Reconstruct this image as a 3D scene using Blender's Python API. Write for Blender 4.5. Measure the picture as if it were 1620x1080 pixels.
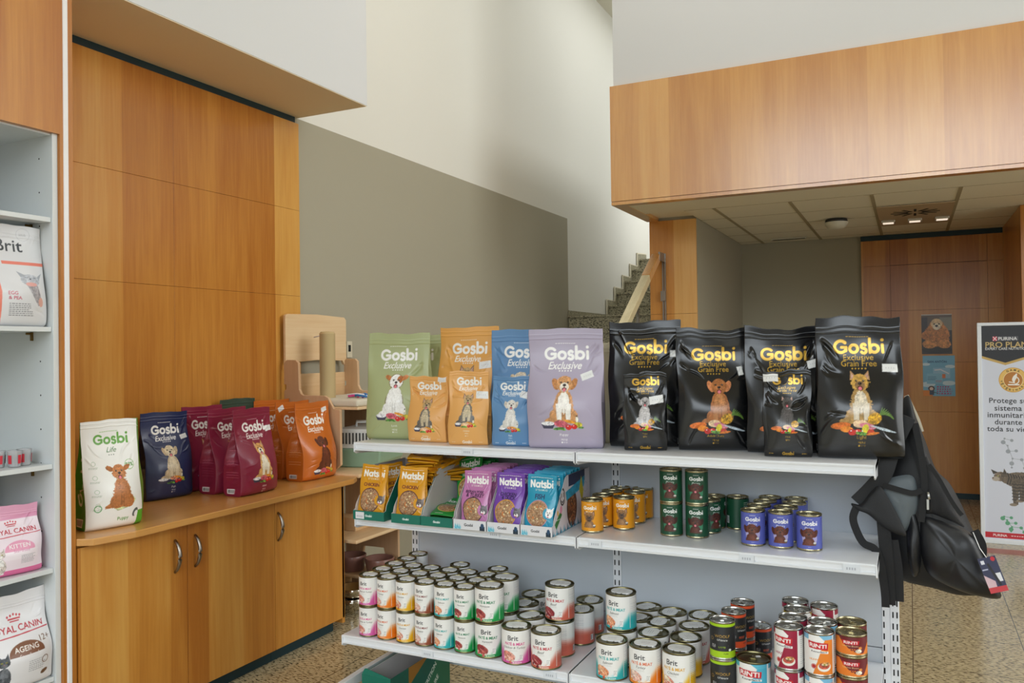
import bpy, bmesh, math, random
import numpy as np
from mathutils import Matrix, Vector

# ------------------------------------------------------------------ camera, light, exposure
scene = bpy.context.scene
for _o in list(bpy.data.objects):
    bpy.data.objects.remove(_o)
COL = scene.collection
PI = math.pi

cam_data = bpy.data.cameras.new('camera')
cam_data.sensor_width = 36.0
cam_data.sensor_fit = 'HORIZONTAL'
cam_data.lens = 36.0 * 1300.655 / 1620.0
cam_data.clip_start = 0.05
cam_data.clip_end = 100
cam = bpy.data.objects.new('camera', cam_data)
COL.objects.link(cam)
R3 = Matrix(((0.9001537655067785, 0.01706611228284227, 0.4352378042582204),
             (0.43536126106583367, -0.004152889612710655, -0.9002462584598904),
             (-0.013556209172722173, 0.9998457387614421, -0.011168163387564807)))
cam.matrix_world = Matrix.Translation((0, 0, 1.38)) @ R3.to_4x4()
scene.camera = cam

world = bpy.data.worlds.new('world')
scene.world = world
world.use_nodes = True
_bg = world.node_tree.nodes['Background']
_nt = world.node_tree   # bright overcast sky over a dark street and low buildings
_tc = _nt.nodes.new('ShaderNodeTexCoord'); _sx = _nt.nodes.new('ShaderNodeSeparateXYZ'); _cr = _nt.nodes.new('ShaderNodeValToRGB')
_nt.links.new(_tc.outputs['Generated'], _sx.inputs[0]); _nt.links.new(_sx.outputs['Z'], _cr.inputs['Fac']); _nt.links.new(_cr.outputs['Color'], _bg.inputs['Color'])
_e = _cr.color_ramp.elements
_e[0].position = 0.0; _e[0].color = (0.075, 0.072, 0.066, 1)
_e[1].position = 0.30; _e[1].color = (0.86, 0.94, 1.0, 1)
for _p, _c in ((0.02, (0.11, 0.11, 0.105, 1)), (0.12, (0.28, 0.30, 0.31, 1)), (0.18, (0.70, 0.77, 0.82, 1))):
    _q = _e.new(_p); _q.color = _c
_bg.inputs['Strength'].default_value = 5.2

def area(name, loc, rot, sx, sy, power, color=(1, 1, 1), spread=PI):
    l = bpy.data.lights.new(name, 'AREA')
    l.shape = 'RECTANGLE'; l.size = sx; l.size_y = sy; l.energy = power; l.color = color; l.spread = spread
    o = bpy.data.objects.new(name, l); COL.objects.link(o)
    o.location = loc; o.rotation_euler = rot
    return o
# daylight through the assumed shop windows behind the camera, assumed side and stairwell lights, and added fill lights for the tall room
_p = area('assumed_shop_window_portal', (0.7, -3.95, 2.84), (math.radians(90), 0, 0), 7.4, 4.8, 1)
_p.data.cycles.is_portal = True
area('assumed_side_window_light', (4.9, 3.6, 3.7), (0, math.radians(87), 0), 2.2, 3.6, 155, (0.94, 0.98, 1.0))  # daylight from a high window assumed out of view on the right
area('assumed_stairwell_light', (-2.0, 8.4, 5.2), (0, 0, 0), 1.2, 3.2, 20, (0.95, 0.98, 1.0))  # light from an assumed source above the stairs, no opening modelled
area('assumed_side_door_light', (4.9, 3.2, 1.35), (0, math.radians(90), 0), 1.9, 3.2, 48, (0.94, 0.98, 1.0))  # added light through an assumed glass door, reaches the far taupe wall
area('upper_wall_fill', (3.0, 8.4, 4.3), (0, math.radians(92), 0), 1.6, 4.4, 90, (0.97, 0.99, 1.0))  # added fill that evens out the upper left wall, not a real window
area('stair_wall_fill', (-1.92, 10.6, 3.5), (0, math.radians(90), 0), 2.2, 2.4, 24, (0.96, 0.98, 1.0))  # unseen added light that brightens the pale stair wall, no window modelled
area('tall_room_fill', (-1.0, 4.4, 5.2), (0, 0, 0), 2.2, 2.2, 30, (1.0, 0.985, 0.96))  # added fill under the high ceiling, no lamp hangs here

vs = scene.view_settings
vs.view_transform = 'Standard'
vs.look = 'None'
vs.gamma = 1.0
vs.use_curve_mapping = False
vs.exposure = 0.12
scene.cycles.use_denoising = True
scene.cycles.max_bounces = 7
scene.cycles.diffuse_bounces = 4
scene.cycles.glossy_bounces = 3
scene.cycles.transmission_bounces = 4
scene.cycles.transparent_max_bounces = 6
scene.cycles.caustics_reflective = False
scene.cycles.caustics_refractive = False

# ------------------------------------------------------------------ helpers: colours and materials
def lin(c):
    if isinstance(c, str):
        c = tuple(int(c[i:i + 2], 16) for i in (0, 2, 4))
    return tuple(((v / 255) / 12.92 if v / 255 <= 0.04045 else ((v / 255 + 0.055) / 1.055) ** 2.4) for v in c)

MATS = {}
def mat(name, color='808080', rough=0.5, metal=0.0, coat=0.0, spec=0.5, bump=0.0, bscale=200.0, trans=0.0, emit=0.0, alpha=1.0):
    if name in MATS:
        return MATS[name]
    m = bpy.data.materials.new(name); m.use_nodes = True
    nt = m.node_tree; b = nt.nodes['Principled BSDF']
    c = lin(color)
    b.inputs['Base Color'].default_value = (*c, 1)
    b.inputs['Roughness'].default_value = rough
    b.inputs['Metallic'].default_value = metal
    b.inputs['Specular IOR Level'].default_value = spec
    b.inputs['Coat Weight'].default_value = coat
    b.inputs['Coat Roughness'].default_value = 0.12
    b.inputs['Transmission Weight'].default_value = trans
    b.inputs['Alpha'].default_value = alpha
    if emit:
        b.inputs['Emission Color'].default_value = (*c, 1)
        b.inputs['Emission Strength'].default_value = emit
    # a little procedural variation on every surface
    n = nt.nodes.new('ShaderNodeTexNoise'); n.inputs['Scale'].default_value = bscale
    tc = nt.nodes.new('ShaderNodeTexCoord'); nt.links.new(tc.outputs['Object'], n.inputs['Vector'])
    if bump:
        bp = nt.nodes.new('ShaderNodeBump'); bp.inputs['Strength'].default_value = bump; bp.inputs['Distance'].default_value = 0.002
        nt.links.new(n.outputs['Fac'], bp.inputs['Height']); nt.links.new(bp.outputs['Normal'], b.inputs['Normal'])
    else:
        mr = nt.nodes.new('ShaderNodeMapRange')
        mr.inputs['To Min'].default_value = max(0, rough - 0.04); mr.inputs['To Max'].default_value = min(1, rough + 0.04)
        nt.links.new(n.outputs['Fac'], mr.inputs['Value']); nt.links.new(mr.outputs['Result'], b.inputs['Roughness'])
    MATS[name] = m
    return m

def print_mat(name, rough=0.4, coat=0.0, bump=0.0, bscale=90.0, spec=0.5):
    """printed surface: colours come from the mesh's own print attribute, alpha marks metallic ink"""
    if name in MATS:
        return MATS[name]
    m = bpy.data.materials.new(name); m.use_nodes = True
    nt = m.node_tree; b = nt.nodes['Principled BSDF']
    a = nt.nodes.new('ShaderNodeAttribute'); a.attribute_name = 'print'
    nt.links.new(a.outputs['Color'], b.inputs['Base Color'])
    inv = nt.nodes.new('ShaderNodeMath'); inv.operation = 'SUBTRACT'; inv.inputs[0].default_value = 1.0; inv.use_clamp = True
    nt.links.new(a.outputs['Alpha'], inv.inputs[1]); nt.links.new(inv.outputs[0], b.inputs['Metallic'])
    b.inputs['Roughness'].default_value = rough
    b.inputs['Coat Weight'].default_value = coat; b.inputs['Coat Roughness'].default_value = 0.15
    b.inputs['Specular IOR Level'].default_value = spec
    if bump:
        n = nt.nodes.new('ShaderNodeTexNoise'); n.inputs['Scale'].default_value = bscale; n.inputs['Detail'].default_value = 3
        tc = nt.nodes.new('ShaderNodeTexCoord'); nt.links.new(tc.outputs['Object'], n.inputs['Vector'])
        bp = nt.nodes.new('ShaderNodeBump'); bp.inputs['Strength'].default_value = bump; bp.inputs['Distance'].default_value = 0.003
        nt.links.new(n.outputs['Fac'], bp.inputs['Height']); nt.links.new(bp.outputs['Normal'], b.inputs['Normal'])
    MATS[name] = m
    return m

def wood_mat(name, c1, c2, c3, axis=2, band=0.22, rough=0.32, coat=0.25):
    """laminate with the grain along AXIS, veneer leaves BAND wide"""
    if name in MATS:
        return MATS[name]
    m = bpy.data.materials.new(name); m.use_nodes = True
    nt = m.node_tree; N = nt.nodes; L = nt.links; b = N['Principled BSDF']
    tc = N.new('ShaderNodeTexCoord')
    def noise(sc_long, sc_cross, detail, dist=0.0):
        mp = N.new('ShaderNodeMapping'); s = [sc_cross] * 3; s[axis] = sc_long
        mp.inputs['Scale'].default_value = s
        L.new(tc.outputs['Object'], mp.inputs['Vector'])
        n = N.new('ShaderNodeTexNoise'); n.inputs['Scale'].default_value = 1.0; n.inputs['Detail'].default_value = detail
        n.inputs['Distortion'].default_value = dist; n.inputs['Roughness'].default_value = 0.6
        L.new(mp.outputs['Vector'], n.inputs['Vector'])
        return n
    n1 = noise(0.7, 7.0, 3, 0.6)
    n2 = noise(3.0, 70.0, 4, 0.3)
    # veneer leaves: a random tone for each vertical band
    mp = N.new('ShaderNodeMapping'); s = [1 / band] * 3; s[axis] = 0.0; mp.inputs['Scale'].default_value = s
    L.new(tc.outputs['Object'], mp.inputs['Vector'])
    fl = N.new('ShaderNodeVectorMath'); fl.operation = 'FLOOR'; L.new(mp.outputs['Vector'], fl.inputs[0])
    wn = N.new('ShaderNodeTexWhiteNoise'); L.new(fl.outputs[0], wn.inputs['Vector'])
    def madd(a, k, c):
        x = N.new('ShaderNodeMath'); x.operation = 'MULTIPLY_ADD'; L.new(a, x.inputs[0]); x.inputs[1].default_value = k
        if isinstance(c, float): x.inputs[2].default_value = c
        else: L.new(c, x.inputs[2])
        return x.outputs[0]
    f = madd(n1.outputs['Fac'], 0.75, -0.1)
    f = madd(n2.outputs['Fac'], 0.45, f)
    f = madd(wn.outputs['Value'], 0.50, f)
    f = madd(f, 1.0, -0.30)
    cr = N.new('ShaderNodeValToRGB'); e = cr.color_ramp.elements
    e[0].position = 0.15; e[0].color = (*lin(c1), 1); e[1].position = 0.8; e[1].color = (*lin(c3), 1)
    mid = e.new(0.47); mid.color = (*lin(c2), 1)
    L.new(f, cr.inputs['Fac']); L.new(cr.outputs['Color'], b.inputs['Base Color'])
    b.inputs['Roughness'].default_value = rough
    b.inputs['Coat Weight'].default_value = coat; b.inputs['Coat Roughness'].default_value = 0.2
    MATS[name] = m
    return m

def granite_mat(name, base, dark, light, tile=0.45, tx=0.0, ty=0.0, rough=0.16, joints=True, scale=75.0):
    if name in MATS:
        return MATS[name]
    m = bpy.data.materials.new(name); m.use_nodes = True
    nt = m.node_tree; N = nt.nodes; L = nt.links; b = N['Principled BSDF']
    tc = N.new('ShaderNodeTexCoord')
    mp = N.new('ShaderNodeMapping'); mp.inputs['Rotation'].default_value = (0, 0, 0.6); mp.inputs['Scale'].default_value = (1.0, 2.6, 1.6)
    L.new(tc.outputs['Object'], mp.inputs['Vector'])
    n = N.new('ShaderNodeTexNoise'); n.inputs['Scale'].default_value = scale; n.inputs['Detail'].default_value = 2
    L.new(mp.outputs['Vector'], n.inputs['Vector'])
    cr = N.new('ShaderNodeValToRGB'); e = cr.color_ramp.elements
    e[0].position = 0.37; e[0].color = (*lin(dark), 1); e[1].position = 0.45; e[1].color = (*lin(base), 1)
    k = e.new(0.62); k.color = (*lin(light), 1)
    L.new(n.outputs['Fac'], cr.inputs['Fac'])
    n2 = N.new('ShaderNodeTexNoise'); n2.inputs['Scale'].default_value = 18; n2.inputs['Detail'].default_value = 3
    L.new(tc.outputs['Object'], n2.inputs['Vector'])
    hs = N.new('ShaderNodeHueSaturation'); mr = N.new('ShaderNodeMapRange')
    mr.inputs['To Min'].default_value = 0.8; mr.inputs['To Max'].default_value = 1.2
    L.new(n2.outputs['Fac'], mr.inputs['Value']); L.new(mr.outputs['Result'], hs.inputs['Value']); L.new(cr.outputs['Color'], hs.inputs['Color'])
    out = hs.outputs['Color']
    if joints:
        mp2 = N.new('ShaderNodeMapping'); mp2.inputs['Location'].default_value = (-tx, -ty, 0)
        L.new(tc.outputs['Object'], mp2.inputs['Vector'])
        br = N.new('ShaderNodeTexBrick'); br.offset = 0.0; br.squash = 1.0
        br.inputs['Scale'].default_value = 1.0; br.inputs['Brick Width'].default_value = tile; br.inputs['Row Height'].default_value = tile
        br.inputs['Mortar Size'].default_value = 0.0022; br.inputs['Mortar Smooth'].default_value = 0.2
        L.new(mp2.outputs['Vector'], br.inputs['Vector'])
        mx = N.new('ShaderNodeMix'); mx.data_type = 'RGBA'
        L.new(br.outputs['Fac'], mx.inputs['Factor']); L.new(out, mx.inputs['A']); mx.inputs['B'].default_value = (*lin('4a4436'), 1)
        out = mx.outputs['Result']
    L.new(out, b.inputs['Base Color'])
    b.inputs['Roughness'].default_value = rough
    MATS[name] = m
    return m

def paint_mat(name, color, rough=0.85):
    """wall paint with a faint roller texture"""
    return mat(name, color, rough, bump=0.12, bscale=260.0, spec=0.3)

# ------------------------------------------------------------------ helpers: objects
def link(o, parent=None):
    COL.objects.link(o)
    if parent is not None:
        o.parent = parent
    return o

def obj(name, me, m=None, parent=None, loc=None, rot=None):
    if m is not None and len(me.materials) == 0:
        for k in (m if isinstance(m, (list, tuple)) else [m]):
            me.materials.append(k)
    o = bpy.data.objects.new(name, me)
    if loc is not None: o.location = loc
    if rot is not None: o.rotation_euler = rot
    return link(o, parent)

def tag(o, label, cat, group=None):
    o['label'] = label; o['category'] = cat
    if group: o['group'] = group
    return o

def thing(name, label, cat, loc=(0, 0, 0), rz=0.0, group=None):
    o = bpy.data.objects.new(name, None); o.empty_display_size = 0.05
    o.location = loc; o.rotation_euler = (0, 0, rz)
    COL.objects.link(o)
    return tag(o, label, cat, group)

def struct(o):
    o['kind'] = 'structure'
    return o

def dup(root, loc, rz=0.0, label=None, group=None, parent=None):
    r = root.copy(); COL.objects.link(r)
    if parent is None:
        r.location = loc; r.rotation_euler = (0, 0, rz)
        if label: r['label'] = label
        if group: r['group'] = group
    else:
        r.parent = parent
    for ch in root.children:
        dup(ch, None, parent=r)
    return r

class MB:
    """collects simple solids in one mesh"""
    def __init__(s): s.v = []; s.f = []; s.mi = []; s.sm = []
    def add(s, vs_, fs, mi=0, smooth=False):
        n = len(s.v); s.v += [tuple(p) for p in vs_]
        for q in fs:
            s.f.append([n + i for i in q]); s.mi.append(mi); s.sm.append(smooth)
        return s
    def box(s, x0, x1, y0, y1, z0, z1, mi=0, M=None):
        P = [(x0, y0, z0), (x1, y0, z0), (x1, y1, z0), (x0, y1, z0), (x0, y0, z1), (x1, y0, z1), (x1, y1, z1), (x0, y1, z1)]
        if M is not None: P = [tuple(M @ Vector(p)) for p in P]
        return s.add(P, [(0, 3, 2, 1), (4, 5, 6, 7), (0, 1, 5, 4), (1, 2, 6, 5), (2, 3, 7, 6), (3, 0, 4, 7)], mi)
    def prism(s, pts, a, b, axis=1, mi=0, M=None):
        """polygon pts in the plane across AXIS, extruded from a to b"""
        def P(p, t):
            q = {0: (t, p[0], p[1]), 1: (p[0], t, p[1]), 2: (p[0], p[1], t)}[axis]
            return tuple(M @ Vector(q)) if M is not None else q
        n = len(pts)
        vs_ = [P(p, a) for p in pts] + [P(p, b) for p in pts]
        fs = [tuple(range(n))[::-1], tuple(range(n, 2 * n))] + [(i, (i + 1) % n, n + (i + 1) % n, n + i) for i in range(n)]
        return s.add(vs_, fs, mi)
    def lathe(s, prof, n=32, mi=0, smooth=True, M=None, cap=True):
        vs_ = []
        for r, z in prof:
            for k in range(n):
                a = 2 * PI * k / n; p = (r * math.cos(a), r * math.sin(a), z)
                vs_.append(tuple(M @ Vector(p)) if M is not None else p)
        fs = []
        for j in range(len(prof) - 1):
            for k in range(n):
                fs.append((j * n + k, j * n + (k + 1) % n, (j + 1) * n + (k + 1) % n, (j + 1) * n + k))
        s.add(vs_, fs, mi, smooth)
        if cap:
            b0 = len(s.v) - len(vs_)
            if prof[0][0] > 1e-6: s.f.append([b0 + k for k in range(n)][::-1]); s.mi.append(mi); s.sm.append(False)
            if prof[-1][0] > 1e-6: s.f.append([b0 + (len(prof) - 1) * n + k for k in range(n)]); s.mi.append(mi); s.sm.append(False)
        return s
    def tube(s, pts, r, n=10, mi=0, rr=None, flat=None):
        """round (or flattened) bar along pts"""
        pts = [Vector(p) for p in pts]; rings = []
        up = Vector((0, 0, 1))
        for i, p in enumerate(pts):
            d = (pts[min(i + 1, len(pts) - 1)] - pts[max(i - 1, 0)]).normalized()
            a = up - d * up.dot(d)
            if a.length < 1e-3: a = Vector((1, 0, 0)) - d * d.x
            a.normalize(); c = d.cross(a)
            ra = rr[i] if rr else r; fb = flat if flat else 1.0
            rings.append([tuple(p + a * (math.sin(2 * PI * k / n) * ra * fb) + c * (math.cos(2 * PI * k / n) * ra)) for k in range(n)])
        vs_ = [q for g in rings for q in g]
        fs = [(j * n + k, j * n + (k + 1) % n, (j + 1) * n + (k + 1) % n, (j + 1) * n + k) for j in range(len(pts) - 1) for k in range(n)]
        fs += [tuple(range(n))[::-1], tuple((len(pts) - 1) * n + k for k in range(n))]
        return s.add(vs_, fs, mi, True)
    def ribbon(s, pts, w, side, t=0.002, mi=0):
        """flat strap: centre line pts, half width w along vector side(s), thickness t"""
        pts = [Vector(p) for p in pts]; S = [Vector(side if not isinstance(side, list) else side[i]) for i in range(len(pts))]
        vs_ = []
        for i, p in enumerate(pts):
            d = (pts[min(i + 1, len(pts) - 1)] - pts[max(i - 1, 0)]).normalized()
            a = (S[i] - d * S[i].dot(d)).normalized(); nrm = d.cross(a).normalized()
            ww = w[i] if isinstance(w, (list, tuple)) else w
            vs_ += [tuple(p - a * ww - nrm * t), tuple(p + a * ww - nrm * t), tuple(p + a * ww + nrm * t), tuple(p - a * ww + nrm * t)]
        fs = [(j * 4 + k, j * 4 + (k + 1) % 4, (j + 1) * 4 + (k + 1) % 4, (j + 1) * 4 + k) for j in range(len(pts) - 1) for k in range(4)]
        n = len(pts) - 1
        fs += [(3, 2, 1, 0), (n * 4, n * 4 + 1, n * 4 + 2, n * 4 + 3)]
        return s.add(vs_, fs, mi, False)
    def build(s, name, m, parent=None, loc=None, rot=None, bevel=0.0, seg=2, auto=None):
        me = bpy.data.meshes.new(name)
        me.from_pydata(s.v, [], s.f)
        bm = bmesh.new(); bm.from_mesh(me)
        for i, f in enumerate(bm.faces):
            f.material_index = s.mi[i]; f.smooth = s.sm[i]
        bmesh.ops.recalc_face_normals(bm, faces=bm.faces)
        if bevel > 0:
            ed = [e for e in bm.edges if len(e.link_faces) == 2 and e.calc_face_angle(0) > 0.6]
            bmesh.ops.bevel(bm, geom=ed, offset=bevel, segments=seg, profile=0.5, affect='EDGES', clamp_overlap=True)
        bm.to_mesh(me); bm.free()
        return obj(name, me, m, parent, loc, rot)

def box(name, x0, x1, y0, y1, z0, z1, m, parent=None, bevel=0.0, loc=None, rot=None):
    return MB().box(x0, x1, y0, y1, z0, z1).build(name, m, parent, loc, rot, bevel)

def grid_mesh(name, V, quads, colors=None, smooth=True):
    """V (n,3), quads (m,4), colors (n,4) linear"""
    me = bpy.data.meshes.new(name)
    V = np.ascontiguousarray(V, np.float32); quads = np.ascontiguousarray(quads, np.int32)
    me.vertices.add(len(V)); me.vertices.foreach_set('co', V.ravel())
    me.loops.add(quads.size); me.loops.foreach_set('vertex_index', quads.ravel())
    me.polygons.add(len(quads))
    me.polygons.foreach_set('loop_start', np.arange(0, quads.size, 4, dtype=np.int32))
    me.polygons.foreach_set('loop_total', np.full(len(quads), 4, np.int32))
    me.update(calc_edges=True)
    if smooth: me.polygons.foreach_set('use_smooth', np.ones(len(quads), bool))
    if colors is not None:
        at = me.color_attributes.new('print', 'FLOAT_COLOR', 'POINT')
        at.data.foreach_set('color', np.ascontiguousarray(colors, np.float32).ravel())
    me.validate()
    return me

# ------------------------------------------------------------------ printing: artwork drawn as arrays and carried on mesh vertices
_rng = np.random.default_rng(7)
def _smooth_noise(n, cells, rng):
    g = rng.random((cells + 1, cells + 1)); t = np.linspace(0, cells - 1e-4, n); i = t.astype(int); f = t - i; f = f * f * (3 - 2 * f)
    a = g[i][:, i]; b = g[i][:, i + 1]; c = g[i + 1][:, i]; d = g[i + 1][:, i + 1]
    fx = f[None, :]; fy = f[:, None]
    return (a * (1 - fx) + b * fx) * (1 - fy) + (c * (1 - fx) + d * fx) * fy
NOISE = sum(_smooth_noise(1024, c, _rng) * w for c, w in ((48, .3), (120, .35), (300, .35))) * 2 - 1
NOISE_BIG = sum(_smooth_noise(1024, c, _rng) * w for c, w in ((12, .6), (30, .4))) * 2 - 1

GLYPHS = {  # heavy rounded capitals and minuscules for the pack names: strokes in em units (x height 0.52, cap height 0.72)
    'G': ([('arc', .36, .36, .285, 42, 318), ('pl', [(.40, .335), (.62, .335)]), ('pl', [(.605, .335), (.605, .16)])], .71),
    'o': ([('arc', .27, .26, .19, 0, 360)], .55),
    's': ([('arc', .19, .375, .105, 35, 270), ('arc', .19, .155, .118, -145, 90)], .40),
    'b': ([('arc', .29, .26, .19, 0, 360), ('pl', [(.085, .07), (.085, .74)])], .58),
    'i': ([('pl', [(.10, .07), (.10, .45)]), ('dot', .10, .69, .085)], .22),
    'N': ([('pl', [(.11, .07), (.11, .66), (.50, .09), (.50, .66)])], .63),
    'a': ([('arc', .27, .26, .19, 0, 360), ('pl', [(.475, .07), (.475, .45)])], .58),
    't': ([('pl', [(.15, .62), (.15, .14), (.19, .085), (.30, .085)]), ('pl', [(.03, .43), (.30, .43)])], .34),
}
MASKS = {}
def stroke_mask(s, w=0.145):
    key = ('stroke', s, w)
    if key in MASKS: return MASKS[key]
    R = 110; x = 0.02; segs = []; dots = []
    for ch in s:
        st, adv = GLYPHS[ch]
        for g in st:
            if g[0] == 'arc':
                _, cx, cy, r, a0, a1 = g; n = 28
                P = [(x + cx + r * math.cos(math.radians(a0 + (a1 - a0) * k / n)), cy + r * math.sin(math.radians(a0 + (a1 - a0) * k / n))) for k in range(n + 1)]
            elif g[0] == 'pl': P = [(x + p[0], p[1]) for p in g[1]]
            else: dots.append((x + g[1], g[2], g[3])); continue
            segs += list(zip(P[:-1], P[1:]))
        x += adv
    W = int((x + .06) * R); H = int(.86 * R)
    yy, xx = np.mgrid[0:H, 0:W]; X = (xx + .5) / R; Y = (.80 - (yy + .5) / R)
    D = np.full(X.shape, 9.0)
    for (ax, ay), (bx, by) in segs:
        i0 = max(0, int((min(ax, bx) - .15) * R)); i1 = int((max(ax, bx) + .15) * R) + 1
        Xs = X[:, i0:i1]; Ys = Y[:, i0:i1]
        dx, dy = bx - ax, by - ay; L2 = dx * dx + dy * dy + 1e-9
        t = np.clip(((Xs - ax) * dx + (Ys - ay) * dy) / L2, 0, 1)
        D[:, i0:i1] = np.minimum(D[:, i0:i1], np.hypot(Xs - ax - t * dx, Ys - ay - t * dy) - w / 2)
    for cx, cy, r in dots: D = np.minimum(D, np.hypot(X - cx, Y - cy) - r)
    m = np.clip(.5 - D * R, 0, 1)
    c = np.where(m.max(0) > .1)[0]; r = np.where(m.max(1) > .1)[0]
    m = m[r[0]:r[-1] + 1, c[0]:c[-1] + 1]
    MASKS[key] = _pyr(m)
    return MASKS[key]

def _pyr(m):
    out = [m]
    while min(m.shape) > 6:
        h, w = m.shape; m2 = np.pad(m, ((0, h % 2), (0, w % 2)))
        m = (m2[0::2, 0::2] + m2[1::2, 0::2] + m2[0::2, 1::2] + m2[1::2, 1::2]) / 4
        out.append(m)
    return out

def font_mask(s, bold=0.0, space=1.0):
    key = (s, round(bold, 3), space)
    if key in MASKS: return MASKS[key]
    cu = bpy.data.curves.new('t', 'FONT'); cu.body = s; cu.size = 1.0; cu.offset = bold; cu.space_character = space; cu.resolution_u = 4
    cu.fill_mode = 'FRONT'
    o = bpy.data.objects.new('t', cu); COL.objects.link(o)
    dg = bpy.context.evaluated_depsgraph_get(); dg.update()
    me = o.evaluated_get(dg).to_mesh(); me.calc_loop_triangles()
    V = np.array([v.co[:2] for v in me.vertices]); T = np.array([t.vertices[:] for t in me.loop_triangles])
    o.evaluated_get(dg).to_mesh_clear()
    bpy.data.objects.remove(o); bpy.data.curves.remove(cu)
    R = 70
    mn = V.min(0) - .01; V = (V - mn) * R; W = int(V[:, 0].max()) + 3; H = int(V[:, 1].max()) + 3
    m = np.zeros((H, W), bool)
    for a, b, c in V[T]:
        x0 = max(0, int(min(a[0], b[0], c[0]))); x1 = int(max(a[0], b[0], c[0])) + 2
        y0 = max(0, int(min(a[1], b[1], c[1]))); y1 = int(max(a[1], b[1], c[1])) + 2
        X = np.arange(x0, x1)[None, :] + .5; Y = np.arange(y0, y1)[:, None] + .5
        e1 = (b[0] - a[0]) * (Y - a[1]) - (b[1] - a[1]) * (X - a[0])
        e2 = (c[0] - b[0]) * (Y - b[1]) - (c[1] - b[1]) * (X - b[0])
        e3 = (a[0] - c[0]) * (Y - c[1]) - (a[1] - c[1]) * (X - c[0])
        k = ((e1 >= 0) & (e2 >= 0) & (e3 >= 0)) | ((e1 <= 0) & (e2 <= 0) & (e3 <= 0))
        sub = m[y0:y1, x0:x1]; sub |= k[:sub.shape[0], :sub.shape[1]]
    MASKS[key] = _pyr(m[::-1].astype(float))
    return MASKS[key]

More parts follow.
